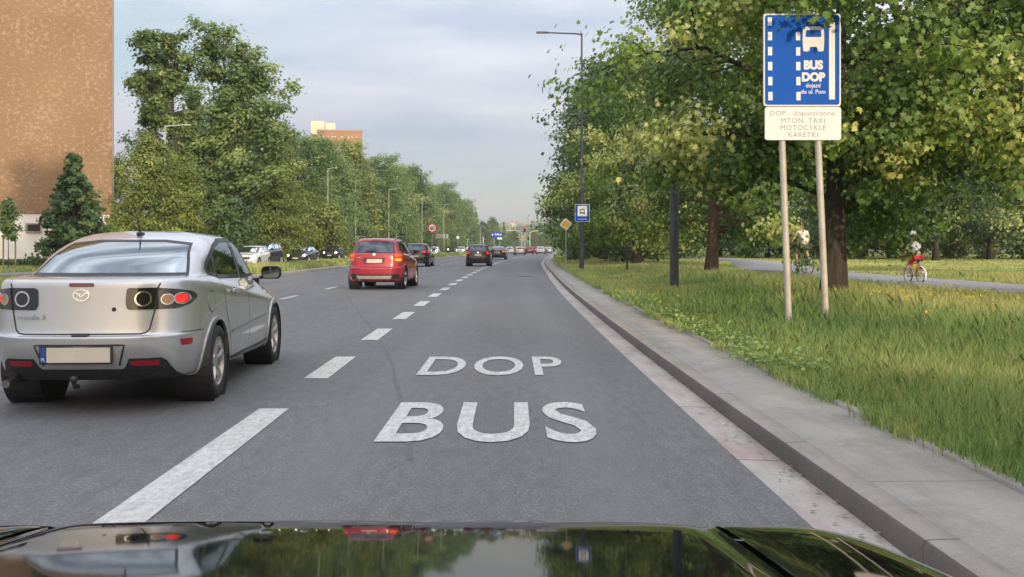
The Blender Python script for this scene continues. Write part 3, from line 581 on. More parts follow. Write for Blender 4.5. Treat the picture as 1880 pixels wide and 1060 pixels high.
# mistletoe balls in the open poplar
pt = (LX(345, 76), 76)
for i, (px, py, r) in enumerate([(310, 75, .62), (322, 145, .6), (355, 190, .55), (440, 175, .55), (330, 215, .5), (392, 95, .4)]):
    x, y, z = at(px, py, 74.5+i*.4); g = np.random.default_rng(100+i); n = 700; q = g.normal(0, 1, (n, 3)); q /= np.linalg.norm(q, axis=1, keepdims=True); q *= (g.uniform(.2, 1, n)**.5)[:, None]*r
    V, Fc, T = leaf_cloud(q, q+g.normal(0, .4, q.shape), g.uniform(.12, .22, n), g.uniform(0, .5, n), KITE, g)
    o = link('mistletoe', npmesh('mistletoe', V, Fc, T), G_DARK); o.location = (x, y, z); tag(o, 'round dark mistletoe ball hanging in the open poplar', 'mistletoe', 'mistletoe balls in the open poplar')
# low hedge before the plinth
hg = []
for i in range(2600): hg.append((rng.uniform(-31, -23.6), rng.uniform(57.2, 58.3), rng.uniform(.1, .6)))
hg = np.array(hg); V, Fc, T = leaf_cloud(hg, rng.normal(0, 1, hg.shape)+np.array([0, -.3, .4]), rng.uniform(.14, .24, len(hg)), rng.uniform(.1, .7, len(hg)))
tag(link('hedge', npmesh('hedge', V, Fc, T), G_DARK), 'low dark clipped hedge at the foot of the white plinth', 'hedge')
# stake frame of the sapling
sf = empty('stake_frame', (LX(15, 50), 50, .2), 0, 'timber stake frame round the thin sapling by the white plinth', 'tree stake')
M_WOOD = mat('stake_wood', (.30, .20, .12), .8, vary=.25, vs=8)
for sx in (-.3, .32): MB().tube([(sx, .1, -.2), (sx, .1, 1.75)], .04, 8).build('stake', M_WOOD, sf)
MB().box((0, .06, 1.7), (.75, .03, .08)).build('rail', M_WOOD, sf)
# ------------------------------------------------------------------ grass
def gmat(name, stops):
    k = NT(name); a = k.n('ShaderNodeAttribute', attribute_name='tint').outputs['Fac']; ps = k.noise(k.pos(), .38, 4, .6); ad = k.n('ShaderNodeMath', {0: a, 1: k.n('ShaderNodeMapRange', {0: ps, 1: .3, 2: .7, 3: -.30, 4: .30}).outputs[0]}, operation='ADD').outputs[0]
    cc = k.ramp(ad, stops); k.l(cc, k.p.inputs['Base Color']); k.p.inputs['Roughness'].default_value = .6; k.p.inputs['Specular IOR Level'].default_value = .3
    tr = k.n('ShaderNodeBsdfTranslucent', {0: k.mix(1.0, cc, (.62, .62, .55), 'MULTIPLY')}); ms = k.n('ShaderNodeAddShader', {0: k.p.outputs[0], 1: tr.outputs[0]}); k.l(ms.outputs[0], k.o.inputs[0]); return k.m
G_GRASS = gmat('grass_blades', [(0, (.105, .175, .050)), (.35, (.195, .255, .080)), (.62, (.31, .315, .110)), (.85, (.43, .39, .17)), (1, (.49, .43, .24))])
def blades(X, Y, Z, h, w, tint):
    n = len(X); a = rng.uniform(0, 2*np.pi, n); lx = rng.normal(0, .30, n)*h; ly = rng.normal(0, .30, n)*h
    dx, dy = np.cos(a)*w/2, np.sin(a)*w/2
    V = np.zeros((n, 5, 3)); V[:, 0] = np.stack([X-dx, Y-dy, Z-.02], 1); V[:, 1] = np.stack([X+dx, Y+dy, Z-.02], 1)
    V[:, 2] = np.stack([X+dx*.8+lx*.35, Y+dy*.8+ly*.35, Z+h*.6], 1); V[:, 4] = np.stack([X-dx*.8+lx*.35, Y-dy*.8+ly*.35, Z+h*.6], 1)
    V[:, 3] = np.stack([X+lx, Y+ly, Z+h], 1)
    return V.reshape(-1, 3), np.arange(n*5).reshape(n, 5), np.repeat(tint, 5)
def grass_field(name, n, y0, y1, ufun, hfun, wk, tfun, zfun, label, ypow=2.0):
    q = rng.uniform(0, 1, n); Y = (y0**(1-ypow)+(y1**(1-ypow)-y0**(1-ypow))*q)**(1/(1-ypow)) if ypow != 1 else y0*(y1/y0)**q
    lo, hi = ufun(Y); X = lo+(hi-lo)*rng.uniform(0, 1, n)
    h = hfun(X, Y)*rng.uniform(.5, 1.25, n); keep = h > .01; X, Y, h = X[keep], Y[keep], h[keep]
    V, Fc, T = blades(X, Y, zfun(X, Y), h, wk*np.clip(Y/14, .7, 8)*rng.uniform(.7, 1.3, len(X)), tfun(X, Y)+rng.normal(0, .17, len(X)))
    return tag(link(name, npmesh(name, V, Fc, T), G_GRASS), label, 'grass', kind='stuff')
def pathmask(X, Y): return (np.abs(X-pathx(Y)+.05) > 1.72).astype(float)
def h_r(X, Y):
    u = X-(kerb(Y)+.9); pat = .5+.5*np.sin(X*2.1+Y*.7)*np.sin(Y*1.3-X*.6); big = .5+.5*np.sin(X*.8-Y*.35+1)*np.sin(Y*.22+X*.4)
    nearp = smst(3.6, 1.7, np.abs(X-pathx(Y))-.0)
    return (.075+.09*smst(.1, .9, u)+.15*smst(1.3, 3.2, u)*(.45+.5*pat+.35*big)*(1-.75*smst(-4.8, -2.2, X-pathx(Y))))*pathmask(X, Y)*(rng.uniform(0, 1, len(X)) < (.40+.60*smst(-.05, .5, u))*(.55+.45*smst(.25, .5, pat)))
def t_r(X, Y):
    u = X-(kerb(Y)+.9); return .16+.36*smst(1.4, 4.6, u)+.10*np.sin(X*1.3+Y*.4)
grass_field('verge_grass', 300000, 2.2, 34.0, lambda Y: (kerb(Y)+.83, np.minimum(kerb(Y)+2.2+Y*.46, 26)), h_r, .0085, t_r, verge_z, 'long green and yellowing grass on the verge right of the kerb', 1.6)
grass_field('meadow_grass', 190000, 24.0, 130.0, lambda Y: (kerb(Y)+.86, 10+Y*.55), lambda X, Y: (.17+.06*np.sin(X*.9)*np.sin(Y*.5))*pathmask(X, Y)*(1-.5*smst(-4.8, -2.2, X-pathx(Y))), .012, lambda X, Y: .52+.08*np.sin(X*.7+Y*.2), verge_z, 'yellow green meadow grass further along beside the path', 1.7)
def med_z(X, Y): return np.interp(X-c(Y), [-13.5, -12.4, -10.3, -9.46], [.12, .17, .17, .11])
grass_field('median_grass', 70000, 24.0, 260.0, lambda Y: (c(Y)-13.45, c(Y)-9.5), lambda X, Y: .24+.08*np.sin(X*1.7)*np.sin(Y*.8), .012, lambda X, Y: .40+.1*np.sin(X+Y*.3), med_z, 'long grass on the median between the carriageways', 1.6)
grass_field('roadside_grass', 60000, 36.0, 240.0, lambda Y: (c(Y)-32, c(Y)-22.1), lambda X, Y: .16+0*X, .012, lambda X, Y: .33+.1*np.sin(X*.8+Y*.3), lambda X, Y: .14+0*X, 'mown grass along the far side of the oncoming carriageway', 1.5)
n_ = 14000; Ye = 2.5*(70/2.5)**rng.uniform(0, 1, n_); blob = np.sin(Ye*2.3)+np.sin(Ye*.83+1)+.8*np.sin(Ye*5.1); okk = blob+rng.normal(0, .5, n_) > .35; Ye = Ye[okk]; Xe = kerb(Ye)+.86-np.abs(rng.normal(0, .055, len(Ye)))
V, Fc, T = blades(Xe, Ye, np.full(len(Ye), .115), rng.uniform(.04, .11, len(Ye)), .009*np.clip(Ye/14, .8, 5), rng.normal(.35, .2, len(Ye)))
tag(link('edge_grass', npmesh('edge_grass', V, Fc, T), G_GRASS), 'grass tufts creeping over the edge of the pavement strip', 'grass', kind='stuff')
# weeds spilling over the pavement edge, and dandelions
def wgen(n, y0, y1):
    Y = y0*(y1/y0)**rng.uniform(0, 1, n); X = kerb(Y)+.9+np.abs(rng.normal(0, .22, n))+.12*np.sin(Y*1.7); return X, Y
X, Y = wgen(230, 9, 60); Pw = np.repeat(np.stack([X, Y, verge_z(X, Y)+.07], 1), 22, 0); Pw = Pw+rng.normal(0, 1, Pw.shape)*np.array([.10, .12, .05])
V, Fc, T = leaf_cloud(Pw, rng.normal(0, .5, Pw.shape)+np.array([0, 0, 1]), rng.uniform(.035, .075, len(Pw)), rng.uniform(.35, 1.0, len(Pw)))
tag(link('kerbside_weeds', npmesh('kerbside_weeds', V, Fc, T), G_MID), 'leafy weeds along the edge of the pavement strip', 'weeds', kind='stuff')
n = 62; Y = np.concatenate([rng.normal(15.2, 1.0, 50), rng.uniform(9, 24, 12)]); X = np.concatenate([rng.normal(6.3, .5, 50), rng.uniform(4.5, 8, 12)])
Pf = np.stack([X, Y, verge_z(X, Y)+rng.uniform(.22, .34, n)], 1); Pf = np.repeat(Pf, 6, 0)+rng.normal(0, .012, (n*6, 3)); V, Fc, T = leaf_cloud(Pf, rng.normal(0, .3, Pf.shape)+np.array([0, -.3, 1]), np.full(len(Pf), .036), rng.uniform(0, 1, len(Pf)))
tag(link('yellow_flowers', npmesh('yellow_flowers', V, Fc, T), mat('petal_yellow', (.62, .47, .03), .6)), 'small yellow flowers scattered in the verge grass', 'flowers', kind='stuff')
# ------------------------------------------------------------------ vehicles
def pchip(x, y, xi):
    x = np.asarray(x, float); y = np.asarray(y, float); h = np.diff(x); dl = np.diff(y)/h; d = np.zeros(len(x))
    for i in range(1, len(x)-1):
        if dl[i-1]*dl[i] > 0: w1, w2 = 2*h[i]+h[i-1], h[i]+2*h[i-1]; d[i] = (w1+w2)/(w1/dl[i-1]+w2/dl[i])
    d[0], d[-1] = dl[0], dl[-1]
    i = np.clip(np.searchsorted(x, xi)-1, 0, len(h)-1); t = (xi-x[i])/h[i]
    return (2*t**3-3*t**2+1)*y[i]+(t**3-2*t**2+t)*h[i]*d[i]+(-2*t**3+3*t**2)*y[i+1]+(t**3-t**2)*h[i]*d[i+1]
def shell_bm(rows, ns=5, nt_=168):
    """car skin as a stack of rounded plan outlines; rows: (z rear, z front, y rear, y front, half width, corner power)"""
    A = np.array(rows, float); t = np.arange(len(A)); ti = np.linspace(0, len(A)-1, (len(A)-1)*ns+1)
    C = np.stack([pchip(t, A[:, k], ti) for k in range(6)], 1)
    ph = 2*np.pi*(np.arange(nt_)+.5)/nt_; V = []
    for zr, zf, yr, yf, w, n in C:
        r = (np.abs(np.cos(ph))**n+np.abs(np.sin(ph))**n)**(-1/n); x = r*np.cos(ph); v = r*np.sin(ph)
        y = (yr+yf)/2+(yf-yr)/2*v; s = smst(0, 1, (v+1)/2); z = zr+(zf-zr)*s
        crown = 1-.03*v*v
        y = y-np.sign(v)*(np.abs(v) > .8)*.10*(x**2)*np.clip((np.abs(v)-.8)/.2, 0, 1)*(1-0.0*v)
        V.append(np.stack([x*w*crown, y, z], 1))
    m = len(C); V = np.concatenate(V); bm = bmesh.new(); vs = [bm.verts.new(p) for p in V]
    for i in range(m-1):
        for k in range(nt_):
            k2 = (k+1) % nt_; bm.faces.new((vs[i*nt_+k], vs[i*nt_+k2], vs[(i+1)*nt_+k2], vs[(i+1)*nt_+k]))
    top = bm.verts.new(V[-nt_:].mean(0)+np.array([0, 0, .004]))
    for k in range(nt_): bm.faces.new((vs[(m-1)*nt_+k], vs[(m-1)*nt_+(k+1) % nt_], top))
    bm.faces.new([vs[k] for k in reversed(range(nt_))])
    bmesh.ops.recalc_face_normals(bm, faces=bm.faces); return bm
VIEWS = {'right': (lambda a, b: Vector((3, a, b)), Vector((-1, 0, 0))), 'left': (lambda a, b: Vector((-3, a, b)), Vector((1, 0, 0))),
         'rear': (lambda a, b: Vector((a, -5, b)), Vector((0, 1, 0))), 'front': (lambda a, b: Vector((a, 5, b)), Vector((0, -1, 0))), 'top': (lambda a, b: Vector((a, b, 4)), Vector((0, 0, -1)))}
def hit(bvh, view, a, b):
    f, d = VIEWS[view]; p = f(a, b); r = bvh.ray_cast(p, d)
    if r[0] is None:
        q = bvh.find_nearest(p+d*(p.length-.8)); return q[0], q[1]
    n = r[1] if r[1].dot(d) < 0 else -r[1]
    return r[0], n
def flat_cut(poly, step, hole=None):
    bm = bmesh.new(); vs = [bm.verts.new((p[0], p[1], 0)) for p in poly]; bm.faces.new(vs)
    P = np.array(poly); mn, mx_ = P.min(0), P.max(0)
    for ax in (0, 1):
        for q in np.arange(mn[ax]+step, mx_[ax]-step*.25, step):
            no = Vector((1, 0, 0)) if ax == 0 else Vector((0, 1, 0)); bmesh.ops.bisect_plane(bm, geom=list(bm.verts)+list(bm.edges)+list(bm.faces), plane_co=no*float(q), plane_no=no, dist=1e-6)
    if hole:
        H = [Vector((p[0], p[1], 0)) for p in hole]
        for i in range(len(H)):
            a, b = H[i], H[(i+1) % len(H)]; e = b-a; no = Vector((e.y, -e.x, 0)).normalized(); bmesh.ops.bisect_plane(bm, geom=list(bm.verts)+list(bm.edges)+list(bm.faces), plane_co=a, plane_no=no, dist=1e-6)
        dl = [f for f in bm.faces if inside(hole, f.calc_center_median().x, f.calc_center_median().y)]
        bmesh.ops.delete(bm, geom=dl, context='FACES')
    return bm
def inside(poly, x, y):
    r = False; n = len(poly); j = n-1
    for i in range(n):
        xi, yi = poly[i][:2]; xj, yj = poly[j][:2]
        if (yi > y) != (yj > y) and x < (xj-xi)*(y-yi)/(yj-yi)+xi: r = not r
        j = i
    return r
def patch(name, bvh, view, poly, m, parent, off=.004, step=.07, back=.01, hole=None, solid=True, smooth=True):
    bm = flat_cut(poly, step, hole); n = len(bm.verts); nor = {}
    for v in bm.verts:
        h, no = hit(bvh, view, v.co.x, v.co.y); nor[v] = (h, no)
    for v, (h, no) in nor.items(): v.co = h+no*off
    if solid:
        r = bmesh.ops.extrude_edge_only(bm, edges=[e for e in bm.edges if e.is_boundary]); src = list(nor.values())
        kd = [(h+no*off, no) for h, no in src]
        from mathutils.kdtree import KDTree
        t = KDTree(len(kd))
        for i, (p, _) in enumerate(kd): t.insert(p, i)
        t.balance()
        for v in [g for g in r['geom'] if isinstance(g, bmesh.types.BMVert)]:
            _, i, _ = t.find(v.co); v.co = v.co-kd[i][1]*(off+back)
    bmesh.ops.recalc_face_normals(bm, faces=bm.faces)
    me = bpy.data.meshes.new(name); bm.to_mesh(me); bm.free(); o = link(name, me, m, parent)
    if smooth: smooth_by_angle(me, 45)
    return o
def ribbon(name, bvh, view, line, w, m, parent, off=.002, seg=.04):
    pts = []
    for a, b in zip(line[:-1], line[1:]):
        k = max(1, int(math.dist(a, b)/seg)); pts += [(a[0]+(b[0]-a[0])*i/k, a[1]+(b[1]-a[1])*i/k) for i in range(k)]
    pts.append(line[-1]); mb = MB(); v = []
    for i, p in enumerate(pts):
        a, b = pts[max(0, i-1)], pts[min(len(pts)-1, i+1)]; e = (b[0]-a[0], b[1]-a[1]); l = math.hypot(*e) or 1; nx_, ny_ = -e[1]/l*w/2, e[0]/l*w/2
        for s in (-1, 1): h, no = hit(bvh, view, p[0]+s*nx_, p[1]+s*ny_); v.append(tuple(h+no*off))
    mb.v = v; mb.f = [(2*i, 2*i+1, 2*i+3, 2*i+2) for i in range(len(pts)-1)]
    return mb.build(name, m, parent)
def inset(poly, d):
    n = len(poly); area = sum(poly[i][0]*poly[(i+1) % n][1]-poly[(i+1) % n][0]*poly[i][1] for i in range(n)); s = 1 if area > 0 else -1; res = []
    for i in range(n):
        a, b, c_ = np.array(poly[i-1]), np.array(poly[i]), np.array(poly[(i+1) % n]); e1 = (b-a)/np.linalg.norm(b-a); e2 = (c_-b)/np.linalg.norm(c_-b)
        n1 = np.array((-e1[1], e1[0]))*s; n2 = np.array((-e2[1], e2[0]))*s; mvec = n1+n2; res.append(tuple(b+mvec*d/max(.35, (1+n1.dot(n2)))))
    return res
def rnd(poly, r=.03, k=4):
    """round the corners of an outline"""
    out_ = []; n = len(poly)
    for i in range(n):
        a, b, c_ = np.array(poly[i-1], float), np.array(poly[i], float), np.array(poly[(i+1) % n], float)
        q = min(r, .45*np.linalg.norm(a-b), .45*np.linalg.norm(c_-b)); p0 = b+(a-b)/np.linalg.norm(a-b)*q; p1 = b+(c_-b)/np.linalg.norm(c_-b)*q
        for j in range(k+1): t = j/k; out_.append(tuple((1-t)**2*p0+2*t*(1-t)*b+t*t*p1))
    return out_
def rrect_(w, h, r): return rnd([(-w/2, -h/2), (w/2, -h/2), (w/2, h/2), (-w/2, h/2)], r, 5)
def circ(cx, cy, r, n=20, ry=None): return [(cx+r*math.cos(2*math.pi*i/n), cy+(ry or r)*math.sin(2*math.pi*i/n)) for i in range(n)]
def mir(poly): return [(-x, y) for x, y in reversed(poly)]
def cut_view(bm, view, poly, depth=(-9, 9)):
    """cut a convex outline out of the skin, seen from one side"""
    ax = {'right': (1, 2, 0, 1), 'left': (1, 2, 0, -1), 'rear': (0, 2, 1, -1), 'front': (0, 2, 1, 1)}[view]
    a, b, dax, sg = ax; P = np.array(poly); mn, mxx = P.min(0)-.06, P.max(0)+.06
    def near():
        return [f for f in bm.faces if f.calc_center_median()[dax]*sg > .15 and mn[0]-.05 < f.calc_center_median()[a] < mxx[0]+.05 and mn[1]-.05 < f.calc_center_median()[b] < mxx[1]+.05]
    n = len(poly)
    for i in range(n):
        p, q = poly[i], poly[(i+1) % n]; e = (q[0]-p[0], q[1]-p[1]); l = math.hypot(*e)
        if l < 1e-6: continue
        no = [0, 0, 0]; no[a] = e[1]/l; no[b] = -e[0]/l; co = [0, 0, 0]; co[a] = p[0]; co[b] = p[1]
        mx2, my2 = (p[0]+q[0])/2, (p[1]+q[1])/2
        fs = [f for f in near() if (lambda m_: math.hypot(m_[a]-mx2, m_[b]-my2) < l/2+.09)(f.calc_center_median())]
        g = set(fs)
        for f in fs: g.update(f.edges); g.update(f.verts)
        bmesh.ops.bisect_plane(bm, geom=list(g), plane_co=co, plane_no=no, dist=1e-5)
    bmesh.ops.delete(bm, geom=[f for f in near() if inside(poly, f.calc_center_median()[a], f.calc_center_median()[b])], context='FACES')
M_RUB = mat('tyre_rubber', (.022, .021, .020), .75, vary=.3, vs=9, bump=.3, bs=40); M_BLK = mat('black_plastic', (.022, .022, .024), .5, vary=.15, bump=.15, bs=120)
M_SEAM = mat('panel_gap', (.03, .03, .03), .7, vary=0); M_CHR = mat('chrome', (.78, .78, .78), .12, 1.0, vary=0); M_ALU = mat('alloy', (.52, .51, .49), .32, .85, vary=.12, vs=20)
M_CAB = mat('cabin_fabric', (.028, .028, .030), .8, vary=.15); M_GLO = mat('opaque_glass', (.012, .014, .016), .04, vary=0, spec=.8)
M_PLATE = mat('plate_white', (.62, .57, .46), .45, vary=.04); M_EU = mat('plate_blue', (.02, .07, .32), .45, vary=0); M_WHITE = mat('white_print', (.75, .75, .75), .5, vary=0)
M_RED = mat('red_lens', (.30, .008, .010), .12, vary=0, coat=.6); M_SMOKE = mat('smoked_lens', (.018, .016, .016), .08, vary=0, coat=.6); M_CLR = mat('clear_lens', (.42, .42, .42), .12, .4, vary=0, coat=.8)
M_REDON = mat('red_lamp_lit', (.5, .01, .01), .2, vary=0, emit=(1, .03, .02), es=.95); M_AMB = mat('amber_lens', (.36, .20, .10), .12, vary=0, coat=.6)
M_AMBON = mat('amber_lamp_lit', (.8, .3, .03), .2, vary=0, emit=(1, .20, .02), es=1.3); M_HEAD = mat('headlamp_lit', (.9, .88, .8), .2, vary=0, emit=(1, .93, .78), es=5.0)
M_REFL = mat('red_reflector', (.26, .012, .02), .3, vary=0)
def glassmat(name, tint, ior=1.9):
    k = NT(name); fr = k.n('ShaderNodeFresnel', {0: ior}); tr = k.n('ShaderNodeBsdfTransparent', {0: (*tint, 1)}); gl = k.n('ShaderNodeBsdfGlossy', {0: (.90, .98, 1, 1), 'Roughness': .015})
    ms = k.n('ShaderNodeMixShader', {0: fr.outputs[0], 1: tr.outputs[0], 2: gl.outputs[0]}); k.l(ms.outputs[0], k.o.inputs[0]); MATS[name] = k.m; return k.m
M_GLASS = glassmat('tinted_glass', (.30, .34, .33)); M_GLASSR = glassmat('rear_glass', (.20, .24, .25), 5.6)
M_GLASSD = glassmat('dark_rear_glass', (.06, .07, .08), 2.0)
WHEEL_CACHE = {}
def wheel(parent, x, y, r, w, lod, nsp=5, rimm=None):
    """tyre with a rim as its sub-part; outer face towards +-x"""
    key = (round(r, 3), round(w, 3), lod, nsp)
    if key not in WHEEL_CACHE:
        n = 48 if lod == 0 else (28 if lod == 1 else 16); rr = r*.665
        t = MB(); h = w/2; t.lathe([(rr, -h*.8), (rr+.02, -h*.95), (r*.86, -h*1.0), (r*.96, -h*.88), (r*.995, -h*.6), (r, -h*.2), (r, h*.2), (r*.995, h*.6), (r*.96, h*.88), (r*.86, h*1.0), (rr+.02, h*.95), (rr, h*.8)], axis='x', n=n)
        rm = MB(); rm.lathe([(rr+.004, -h*.8), (rr+.004, h*.86), (rr-.012, h*.9), (rr-.022, h*.8), (rr-.03, h*.35), (rr-.03, -h*.7)], axis='x', n=n)
        dk = MB(); dk.lathe([(rr-.03, h*.28), (.02, h*.28)], axis='x', n=n)
        if lod < 2:
            for k in range(nsp):
                a = 2*math.pi*k/nsp+.3; ca, sa = math.cos(a), math.sin(a)
                def q(rad, tang, hx): return (hx, rad*ca-tang*sa, rad*sa+tang*ca)
                ri, ro, wi, wo = .035, rr-.012, r*.17, r*.145; v = []
                for rad, wd, hx in ((ri, wi*.8, h*.62), (rr*.55, wi*.62, h*.80), (ro, wo*1.25, h*.84)):
                    v += [q(rad, -wd/2, hx-.02), q(rad, -wd/2+.008, hx), q(rad, wd/2-.008, hx), q(rad, wd/2, hx-.02), q(rad, wd/2, hx-.05), q(rad, -wd/2, hx-.05)]
                f = []
                for i in range(2):
                    for j in range(6): j2 = (j+1) % 6; f.append((i*6+j, i*6+j2, i*6+6+j2, i*6+6+j))
                f += [tuple(range(6)), tuple(reversed(range(12, 18)))]; rm.add(v, f)
            rm.lathe([(0.0, h*.70), (.03, h*.70), (.062, h*.62), (.07, h*.4)], axis='x', n=20)
        else: rm.lathe([(0, h*.7), (rr-.03, h*.62)], axis='x', n=n)
        to = t.build('tyre', M_RUB, None, True, 50); ro_ = rm.build('rim', M_ALU, None, True, 35); do = dk.build('brake_disc', mat('wheel_dark', (.03, .03, .03), .6), None)
        WHEEL_CACHE[key] = (to.data, ro_.data, do.data)
        for o in (to, ro_, do): bpy.data.objects.remove(o)
    a, b, d_ = WHEEL_CACHE[key]
    wo = bpy.data.objects.new('wheel', a); col.objects.link(wo); wo.parent = parent; wo.location = (x, y, r); wo.rotation_euler = (random.uniform(0, 1), 0, 0 if x > 0 else math.pi)
    for nm, me in (('rim', b), ('brake_disc', d_)):
        o = bpy.data.objects.new(nm, me); col.objects.link(o); o.parent = wo
        if nm == 'rim' and rimm: o.material_slots[0].link = 'OBJECT'; o.material_slots[0].material = rimm
    return wo
def seat(parent, x, y, z, lod=0):
    m = MB(); m.box((x, y, z+.1), (.46, .5, .18), bev=.06); m.box((x, y-.24, z+.42), (.46, .16, .56), bev=.07); m.box((x, y-.27, z+.80), (.25, .11, .19), bev=.045); m.tube([(x, y-.26, z+.66), (x, y-.27, z+.74)], .015, 6)
    return m.build('seat', M_CAB, parent, True)
def number_plate(parent, x, y, z, w=.52, h=.114, tilt=0, facing=-1):
    p = MB().box((x, y, z), (w+.03, .012, h+.025), bev=.004).build('plate_frame', M_BLK, parent)
    MB().box((x+.02, y+facing*.009, z+.003), (w-.045, .006, h)).build('number_plate', M_PLATE, p)
    MB().box((x-w/2+.018 if facing < 0 else x+w/2-.018, y+facing*.009, z+.003), (.036, .006, h)).build('country_band', M_EU, p)
    if facing < 0: text_on('country_letters', 'PL', .034, M_WHITE, p, Matrix.Translation((x-w/2+.018, y-.0125, z-.042)) @ UPRIGHT)
    return p
SX_SEDAN = [(.25, .21, -2.02, 1.98, .78, 6), (.27, .23, -2.12, 2.07, .835, 6), (.40, .35, -2.215, 2.17, .868, 6), (.54, .48, -2.265, 2.215, .8775, 6), (.605, .55, -2.268, 2.215, .8775, 6.2),
            (.625, .58, -2.232, 2.20, .876, 6.5), (.78, .65, -2.215, 2.16, .872, 6.5), (.94, .70, -2.205, 2.07, .865, 6.5), (1.012, .745, -2.20, 1.97, .850, 6.5), (1.044, .79, -2.185, 1.80, .830, 6.5),
            (1.058, .86, -2.10, 1.50, .806, 6.5), (1.066, .93, -1.92, 1.24, .784, 6.5), (1.066, .965, -1.76, 1.14, .772, 6.5), (1.09, 1.0, -1.69, 1.09, .764, 6), (1.25, 1.18, -1.36, .82, .712, 6), (1.345, 1.33, -1.06, .54, .655, 5.5),
            (1.40, 1.40, -.86, .32, .585, 5), (1.435, 1.43, -.66, .15, .47, 4.5), (1.455, 1.448, -.50, -.02, .25, 4)]
SX_HATCH = [(.27, .24, -1.90, 1.86, .78, 6), (.30, .27, -1.99, 1.97, .835, 6), (.48, .43, -2.055, 2.045, .87, 6), (.64, .58, -2.065, 2.06, .8775, 6.5), (.685, .65, -2.05, 2.055, .876, 7), (.70, .67, -2.015, 2.04, .875, 7),
            (.90, .78, -1.99, 2.0, .872, 7.5), (1.04, .86, -1.978, 1.92, .855, 7.5), (1.09, .92, -1.968, 1.75, .835, 7.5), (1.115, 1.0, -1.957, 1.3, .812, 7.5), (1.135, 1.045, -1.945, 1.02, .797, 7.5), (1.16, 1.08, -1.93, .95, .785, 7.5),
            (1.36, 1.30, -1.83, .55, .715, 7), (1.50, 1.46, -1.745, .27, .66, 6.5), (1.555, 1.525, -1.70, .1, .60, 6), (1.585, 1.565, -1.55, .0, .5, 5), (1.60, 1.588, -1.2, -.2, .28, 4)]
def dlo(lst): return lst
SIDE_SEDAN = [[(1.0, 1.008), (.80, 1.155), (.52, 1.305), (.24, 1.368), (-.01, 1.380), (-.02, 1.01)], [(-.11, 1.012), (-.07, 1.378), (-.40, 1.374), (-.72, 1.318), (-.90, 1.262), (-.985, 1.032)], [(-1.035, 1.04), (-.955, 1.245), (-1.16, 1.168), (-1.245, 1.115), (-1.225, 1.075)]]
SIDE_HATCH = [[(.80, 1.12), (.33, 1.405), (.10, 1.475), (-.27, 1.50), (-.31, 1.135)], [(-.40, 1.14), (-.36, 1.50), (-1.04, 1.49), (-1.12, 1.16)], [(-1.20, 1.165), (-1.13, 1.485), (-1.48, 1.44), (-1.60, 1.22)]]
